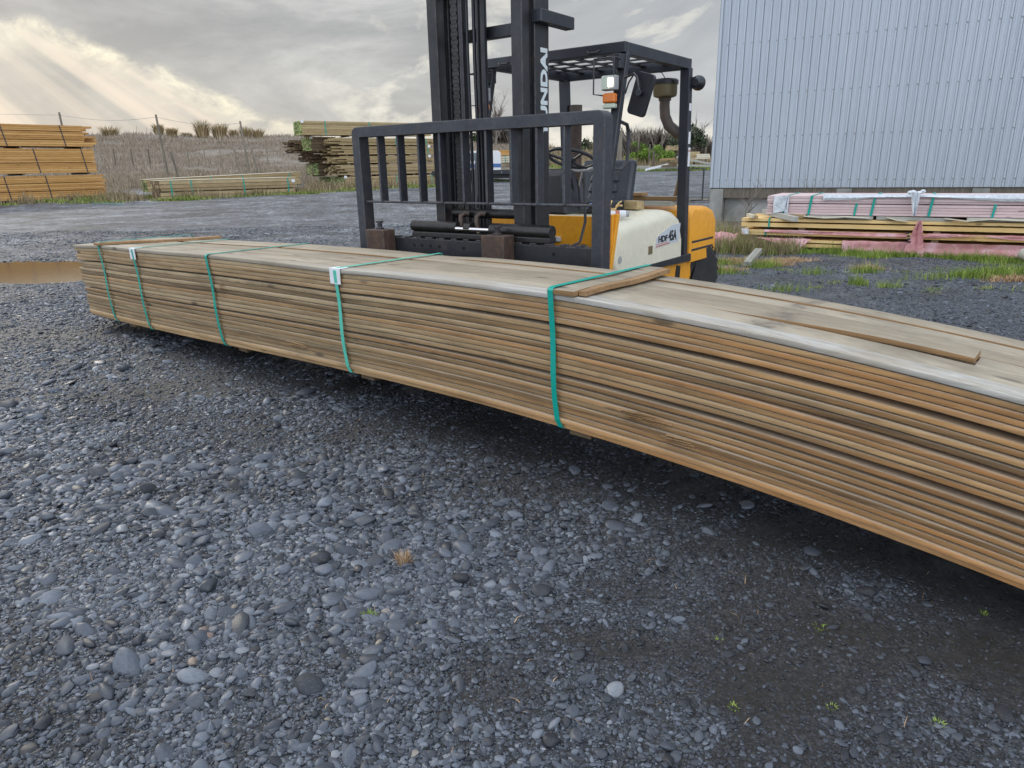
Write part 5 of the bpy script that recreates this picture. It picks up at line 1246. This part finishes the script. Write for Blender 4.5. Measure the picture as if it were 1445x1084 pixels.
# fences
def fence_post(t, x, y, h, r_=.09, lean=0., m=None):
    z = float(gz(x, y)); mb = MB(); mb.tube([(x, y, z - .2), (x + lean * .5, y, z + h * .5), (x + lean, y, z + h)], [r_, r_ * .95, r_ * .85], 9); return mb.build('post', m or M['post_wood'], t, smooth=True)
wf = empty('wire_fence', (0, 0, 0), label='tall leaning wooden posts carrying thin wires behind the left packs', cat='fence')
Pf = []
for px, top, yd, ln in ((110, 167, 56, -.10), (243, 172, 56, -.22), (357, 182, 58, -.25)):
    x = (px - 722.5) / 980 * (yd * math.cos(R(PITCH)) + .5) + .25; h_ = 1.5 + (246 - top) / 980 * yd * 1.0 - float(gz(x, yd)); fence_post(wf, x, yd, h_, .085, ln); Pf.append((x + ln, yd, float(gz(x, yd)) + h_ * .96))
for px, yd in ((257, 55.5), (369, 57.5)): x = (px - 722.5) / 980 * (yd * math.cos(R(PITCH)) + .5); z = float(gz(x, yd)); mb = MB(); mb.tube([(x + .25, yd, z - .1), (x - .05, yd, z + 2.0)], .09, 8); mb.build('brace', M['post_wood'], wf, smooth=True)
mb = MB()
for i in range(2): a, b = Vector(Pf[i]), Vector(Pf[i + 1]); mb.tube([a + (b - a) * k / 8 - Vector((0, 0, .3 * math.sin(math.pi * k / 8))) for k in range(9)], .012, 5)
a = Vector(Pf[0]); mb.tube([a, a + Vector((-12, -2, .3))], .012, 5); mb.build('wire', M['wire'], wf)
pf_ = empty('low_fence', (0, 0, 0), label='row of short pale posts crossing the field beyond the tall posts', cat='fence')
for px in (176, 200, 224, 278, 301, 323, 344, 388): yd = 66; x = (px - 722.5) / 980 * (yd * math.cos(R(PITCH)) + .5); fence_post(pf_, x, yd, 1.6 if px != 388 else 2.4, .06, .03, M['post_wood'])

# ------------------------------------------------------------------ far things seen through and behind the forklift
# flatbed trailer
tr = empty('trailer', (-2.4, 50., .50), R(-2), 'black flatbed trailer deck seen between the mast columns', 'trailer')
mb = MB(); mb.box(-4.5, 6.5, -1.2, 1.2, .58, .78); mb.box(-4.5, 6.5, -1.22, -1.19, .52, .80); mb.build('deck', M['plastic_black'], tr, bevel=.01)
mb = MB(); mb.box(-4.3, 6.3, -.5, -.35, .25, .58); mb.box(-4.3, 6.3, .35, .5, .25, .58); mb.build('chassis', M['grease_black'], tr)
for x in (-1.6, -.6):
    for y in (-1.0, 1.0): mb = MB(); mb.lathe([(.2, -.13), (.40, -.13), (.43, -.08), (.43, .08), (.40, .13), (.2, .13)], (x, y, .40), 24, 'Y'); mb.build('wheel', M['rubber'], tr, smooth=True)
mb = MB()
for k in range(9): mb.box(-4 + k * 1.2, -3.95 + k * 1.2, -1.24, -1.22, .60, .68)
mb.build('tie_hook', M['wire'], tr)
# van behind the mast
vn = empty('van', (-4.2, 60., .70), R(4), 'white and blue van half hidden behind the mast', 'van')
mb = MB(); mb.prism([(-1.0, .35), (3.6, .35), (3.6, 1.9), (3.4, 2.05), (.2, 2.05), (-.35, 1.30), (-1.0, 1.15)], -.9, .9, 'Y'); mb.build('body', M['white_paint'], vn, bevel=.05)
mb = MB(); mb.prism([(-.22, 1.30), (.75, 1.30), (.75, 1.9), (.25, 1.9)], -.915, .915, 'Y'); mb.prism([(.9, 1.30), (1.9, 1.30), (1.9, 1.9), (.9, 1.9)], -.915, .915, 'Y'); mb.build('window', M['window'], vn)
mb = MB(); mb.box(-1.0, 3.6, -.91, .91, .75, 1.05); mb.build('stripe', M['blue_paint'], vn)
for x in (-.35, 2.7): mb = MB(); mb.lathe([(.2, -.93), (.34, -.93), (.34, .93), (.2, .93)], (x, 0, .32), 20, 'Y'); mb.build('wheel', M['rubber'], vn, smooth=True)
# far packs
GF = 'distant packs seen between the mast columns'
pack((-3.2, 64., .92), R(1), 4.6, 2, .80, 4, 4, M['pine_green'], 'lowest distant grey-green pack above the trailer deck', GF, (1, 3), M['teal'], .03, 41, .1, (1, 3))
pack((-3.2, 64., 1.82), R(1), 4.5, 2, .55, 3, 4, M['pine_pale'], 'second distant pack, palest of the three above the trailer', GF, (1, 3), M['teal'], .03, 42, .1, (1, 3))
pack((-3.3, 64.4, 2.47), R(1), 3.6, 2, .42, 3, 4, M['pine_orange'], 'topmost distant pack, orange, above the trailer', GF, (1,), M['teal'], .03, 43, .1, (1, 3))

# trees and shrubs
def crown_cards(n, cen, rad, size, m, parent, name='crown', seed=0, lumps=9, flat=1.):
    r = np.random.default_rng(seed); C_ = r.normal(0, .5, (lumps, 3)) * rad * np.array([1, 1, .8]); S_ = r.uniform(.28, .5, lumps) * np.mean(rad)
    k = r.integers(0, lumps, n); d_ = r.normal(0, 1, (n, 3)); d_ /= np.linalg.norm(d_, axis=1)[:, None]
    p = np.array(cen) + C_[k] + d_ * (S_[k] * r.random(n) ** .4)[:, None]
    a = r.normal(0, 1, (n, 3)); a /= np.linalg.norm(a, axis=1)[:, None]; b = np.cross(a, r.normal(0, 1, (n, 3))); b /= np.linalg.norm(b, axis=1)[:, None]
    s = size * r.uniform(.5, 1.3, n)[:, None]; V = np.stack([p - a * s, p + b * s * .45, p + a * s, p - b * s * .45], 1)
    F = np.arange(n * 4).reshape(n, 4); o = arr_mesh(name, V.reshape(-1, 3), F, m); o.parent = parent; return o
def branches(t, h, n, seed, m, spread=.6, r0=.08, name='trunk', fine=True):
    r = random.Random(seed); mb = MB(); mb.tube([(0, 0, -.2), (r.uniform(-.1, .1), 0, h * .35), (r.uniform(-.2, .2), 0, h * .7)], [r0, r0 * .7, r0 * .35], 8)
    for k in range(n):
        z = h * r.uniform(.1, .6); a = r.uniform(0, 6.28); L = h * r.uniform(.3, .6); d_ = Vector((math.cos(a) * spread, math.sin(a) * spread, 1)).normalized()
        p = Vector((0, 0, z)); q = p + d_ * L; mb.tube([p, (p + q) / 2 + Vector((r.uniform(-.1, .1), 0, 0)), q], [r0 * .4, r0 * .25, r0 * .1], 5)
        if fine:
            for _ in range(4): u = r.uniform(.3, .9); s_ = p + (q - p) * u; e_ = s_ + Vector((r.uniform(-1, 1), r.uniform(-1, 1), r.uniform(.4, 1.4))) * L * .35; mb.tube([s_, e_], [r0 * .15, r0 * .05], 4)
    return mb.build(name, m, t)
def aim(px, Y_): return (px - 722.5) / 980 * (Y_ * math.cos(R(PITCH)) + .2)
def tree(px, Yd, h, m, lb, cat='tree', n=2600, size=.16, rad=(1.4, 1.4, 1.4), seed=0, group=None, name='tree', cz=.62, bare=False):
    x = aim(px, Yd); t = empty(name, (x, Yd, float(gz(x, Yd))), label=lb, cat=cat, group=group)
    branches(t, h, 12 if not bare else 26, seed, M['bark'] if not bare else M['twig'], r0=.03 * h)
    if not bare: crown_cards(n, (0, 0, h * cz), np.array(rad), size, m, t, seed=seed)
    else:
        r = np.random.default_rng(seed)
    return t
tree(985, 64, 4.3, M['leaf_dark'], 'dark leafy tree rising behind the rear post, next to the shed', 'tree', 2400, .13, (1.5, 1.2, 1.7), 1, cz=.6)
tree(947, 72, 2.4, M['leaf_bright'], 'green bush at the foot of the bare shrubs, left of the rear post', 'bush', 1800, .11, (1.6, 1.2, .8), 2, name='bush', cz=.4)
GBB = 'bright green shrubs beyond the seat'
tree(902, 74, 2.9, M['leaf_bright'], 'left bright green pointed shrub beyond the seat', 'shrub', 1500, .10, (.8, .8, 1.1), 3, GBB, 'shrub', .45)
tree(914, 75, 2.8, M['leaf_bright'], 'middle bright green shrub, widest of the three beyond the seat', 'shrub', 1500, .10, (1.0, .8, 1.0), 4, GBB, 'shrub', .45)
tree(927, 75, 2.0, M['leaf_bright'], 'right low bright green shrub beyond the seat', 'shrub', 900, .09, (.8, .7, .6), 5, GBB, 'shrub', .45)
tree(707, 100, 6.2, M['leaf_dark'], 'bare tree standing on the ridge between the mast columns', 'tree', seed=6, bare=True)
GT = 'far dark trees on the horizon'
for i, (px, lb) in enumerate(((838, 'far dark tree left of the grab handle'), (858, 'far dark tree right behind the leaning front post'), (876, 'far dark tree between leaning post and shrubs'), (893, 'far dark tree behind the willow shrubs'), (690, 'far brown bush right behind the mast hoses'), (722, 'far dark tree at the right mast column'))):
    tree(px, 150 + i * 5, 4.6 if i < 4 else 6.0, M['leaf_dark'], lb, 'tree', 900, .45, (4.0, 2.5, 1.7), 20 + i, GT, cz=.45)
# bare willow scrub
GW = 'bare grey willow shrubs beyond the yard'
for i, (px, Yd, h) in enumerate(((884, 92, 3.6), (897, 95, 4.4), (910, 90, 4.2), (925, 94, 4.6), (939, 92, 4.3), (952, 96, 4.0), (715, 110, 3.2), (1003, 92, 3.4))):
    x = aim(px, Yd); t = empty('willow_shrub', (x, Yd, float(gz(x, Yd))), label=['leftmost bare willow shrub beyond the seat', 'second bare willow shrub from the left post', 'bare willow shrub above the middle green shrub', 'tallest bare willow shrub beyond the seat', 'bare willow shrub below the intake pipe', 'bare willow shrub at the rear post', 'bare shrub on the ridge between mast columns', 'bare willow shrub at the shed corner'][i], cat='shrub', group=GW)
    n = 330; r = np.random.default_rng(60 + i); a = r.uniform(0, 6.283, n); o_ = r.random(n) * 1.9; cx, cy = r.normal(0, .9, n), r.normal(0, .5, n); hh = h * r.uniform(.4, 1.05, n)
    V = np.stack([np.stack([cx - .018, cy, hh * 0], -1), np.stack([cx + .018, cy, hh * 0], -1), np.stack([cx + np.cos(a) * o_ * .4 + .012, cy, hh * .6], -1), np.stack([cx + np.cos(a) * o_, cy + np.sin(a) * o_, hh], -1)], 1)
    o = arr_mesh('twigs', V.reshape(-1, 3), np.arange(n * 4).reshape(n, 4), M['twig']); o.parent = t
bf = empty('boundary_fence', (0, 0, 0), label='row of uneven posts along the right side yard boundary', cat='fence')
for px, yd, h_ in ((873, 62, 2.4), (879, 63, 3.3), (905, 74, 3.4), (921, 72, 2.2), (938, 76, 3.2), (962, 70, 2.6), (927, 66, 1.7), (1000, 70, 2.8)):
    x = aim(px, yd); fence_post(bf, x, yd, h_, .10 if px != 879 else .22, .05)
# debris heap and pile near the shed corner
GD = 'weathered boards strewn at the yard edge'
r = random.Random(12)
dbl = ['grey board lying leftmost on the grass edge', 'grey board second from the left at the grass edge', 'long grey board under the debris heap', 'reddish board on top of the debris heap', 'brown board poking from the debris heap', 'pale board sloping left from the debris heap', 'dark board low in the debris heap', 'long grey board sloping towards the shed corner', 'lower long grey board by the shed corner']
dd_ = [(900, 64, 2.8, .35, 0, 'grey_timber'), (910, 65, 2.4, .22, 4, 'grey_timber'), (948, 62.6, 3.2, .3, 0, 'grey_timber'), (947, 63, 1.3, 1.0, 3, 'deck_fresh'), (952, 62.5, 1.6, .7, -8, 'pine_dark'), (932, 62, 2.0, .35, 12, 'white_paint'), (955, 62, 2., .5, 5, 'pine_dark'), (990, 61, 3.6, .75, -12, 'grey_timber'), (992, 60.6, 3.6, .4, -3, 'grey_timber')]
for i, (px, yd, L, z, tl, mt) in enumerate(dd_):
    x = aim(px, yd); zz = float(gz(x, yd)) + z; c_, s_ = math.cos(R(tl)) * L / 2, math.sin(R(tl)) * L / 2
    plank_obj('plank', (x - c_, yd + r.uniform(-.3, .3), zz - s_), (x + c_, yd, zz + s_), .25, .16, M[mt], dbl[i], 'board', GD)
GC = 'crossed timber stack beside the shed corner'
for i, (px, w_, z, lb, mt) in enumerate(((982, 1.3, 1.15, 'brown timber block highest in the stack by the shed corner', 'pine_tan'), (981, 1.1, .7, 'lower brown timber block by the shed corner', 'pine_tan'), (997, 1.2, .95, 'pale timber block nearest the shed corner', 'pine_pale'), (958, 1.1, 1.7, 'green-tinged timber block behind the rear post', 'pine_green'))):
    x = aim(px, 62.5); pack((x - w_ / 2, 62.5, float(gz(x, 62.5)) + z), R(3), w_, 1.2, .42, 3, 3, M[mt], lb, GC, (), None, .02, 70 + i, .06, ())
# leaning orange plank behind the forklift and white water trough strip
plank_obj('plank', (6.55, 28.6, -.2), (6.78, 28.4, 1.15), .20, .06, M['deck_fresh'], 'orange-brown plank standing upright behind the forklift', 'plank')

# ------------------------------------------------------------------ small weeds and litter in the gravel
def tuft(x, y, h, n, m, lb, lean=.7, rad=.04, cat='grass tuft', name='grass_tuft', w=.003):
    return clump(name, x, y, h, rad, n, m, lb, None, cat, lean, w)
tuft(-.443, 2.42, .055, 90, M['grass_straw'], 'straw-coloured grass tuft alone in the gravel, lower middle', rad=.05)
tuft(-.517, 2.08, .022, 60, M['grass_green'], 'small bright green tuft below the straw tuft', rad=.035)
GWd = 'tiny green weeds in the gravel'
for i, (x, y, h, lb) in enumerate(((.66, 1.92, .016, 'tiny weed left of the dark mud patch'), (.90, 1.62, .014, 'tiny weed pair at the lower right'), (1.17, 1.56, .02, 'tiny bright weed beside a large grey stone, lower right'), (1.02, 1.98, .02, 'tiny olive weed right of the pale stone'), (1.62, 2.05, .022, 'olive weed patch near the bundle, right'), (1.58, 1.60, .02, 'olive weed patch in the dark mud at the right edge'), (.62, 1.62, .012, 'tiny weed below the first one, lower middle right'))):
    tuft(x, y, h * .7, 12 + i * 3, M['grass_green'], lb, rad=.018 + .004 * (i % 4), cat='weed', name='weed', w=.0025)
# bits of straw, bark and wood chip blown over the gravel
k = 170; yy_ = 1.2 + 6. * rng.random(k) ** 1.3; xx_ = yy_ * rng.uniform(-.75, .75, k)
lt = blades('dry_litter', xx_, yy_, gz(xx_, yy_) + .009, np.full(k, .009), rng.uniform(.002, .004, k), M['grass_straw'], 7.); tag(lt, kind='stuff')
k = 260; cx_ = np.array([-.1, -.35, -1.2, .3, 1.0]); i_ = rng.integers(0, 5, k); cy_ = np.array([1.75, 2.9, 4.1, 3.0, 2.35]); xx_ = cx_[i_] + rng.normal(0, .05, k); yy_ = cy_[i_] + rng.normal(0, .03, k)
lt = blades('brown_litter', xx_, yy_, gz(xx_, yy_) + .006, np.full(k, .010), np.full(k, .0015), M['twig'], 3.); tag(lt, kind='stuff')
# green strap scrap by the left packs
mb = MB(); mb.strip([(-19.6, 33.9, .20), (-18.9, 33.7, .23), (-18.2, 33.2, .19), (-17.6, 32.8, .17)], ([Vector((.0, .04, 0))] * 4, [Vector((0, 0, 1))] * 4), .01)
tag(mb.build('strap_offcut', M['teal']), 'loose teal strap lying on the gravel before the low packs', 'strap')
# dead weed bush against the shed wall
for px, x, y, h, lb in ((0, 5.9, 17.6, 1.0, 'bare dry weed bush against the shed foundation'), (0, 7.3, 17.2, 1.15, 'bare twiggy weed sticking up behind the pink pack')):
    t = empty('dry_bush', (x, y, 0), label=lb, cat='bush'); branches(t, h, 16, int(x * 10), M['twig'], .9, .02, 'stems')
print('objects', len(bpy.data.objects))
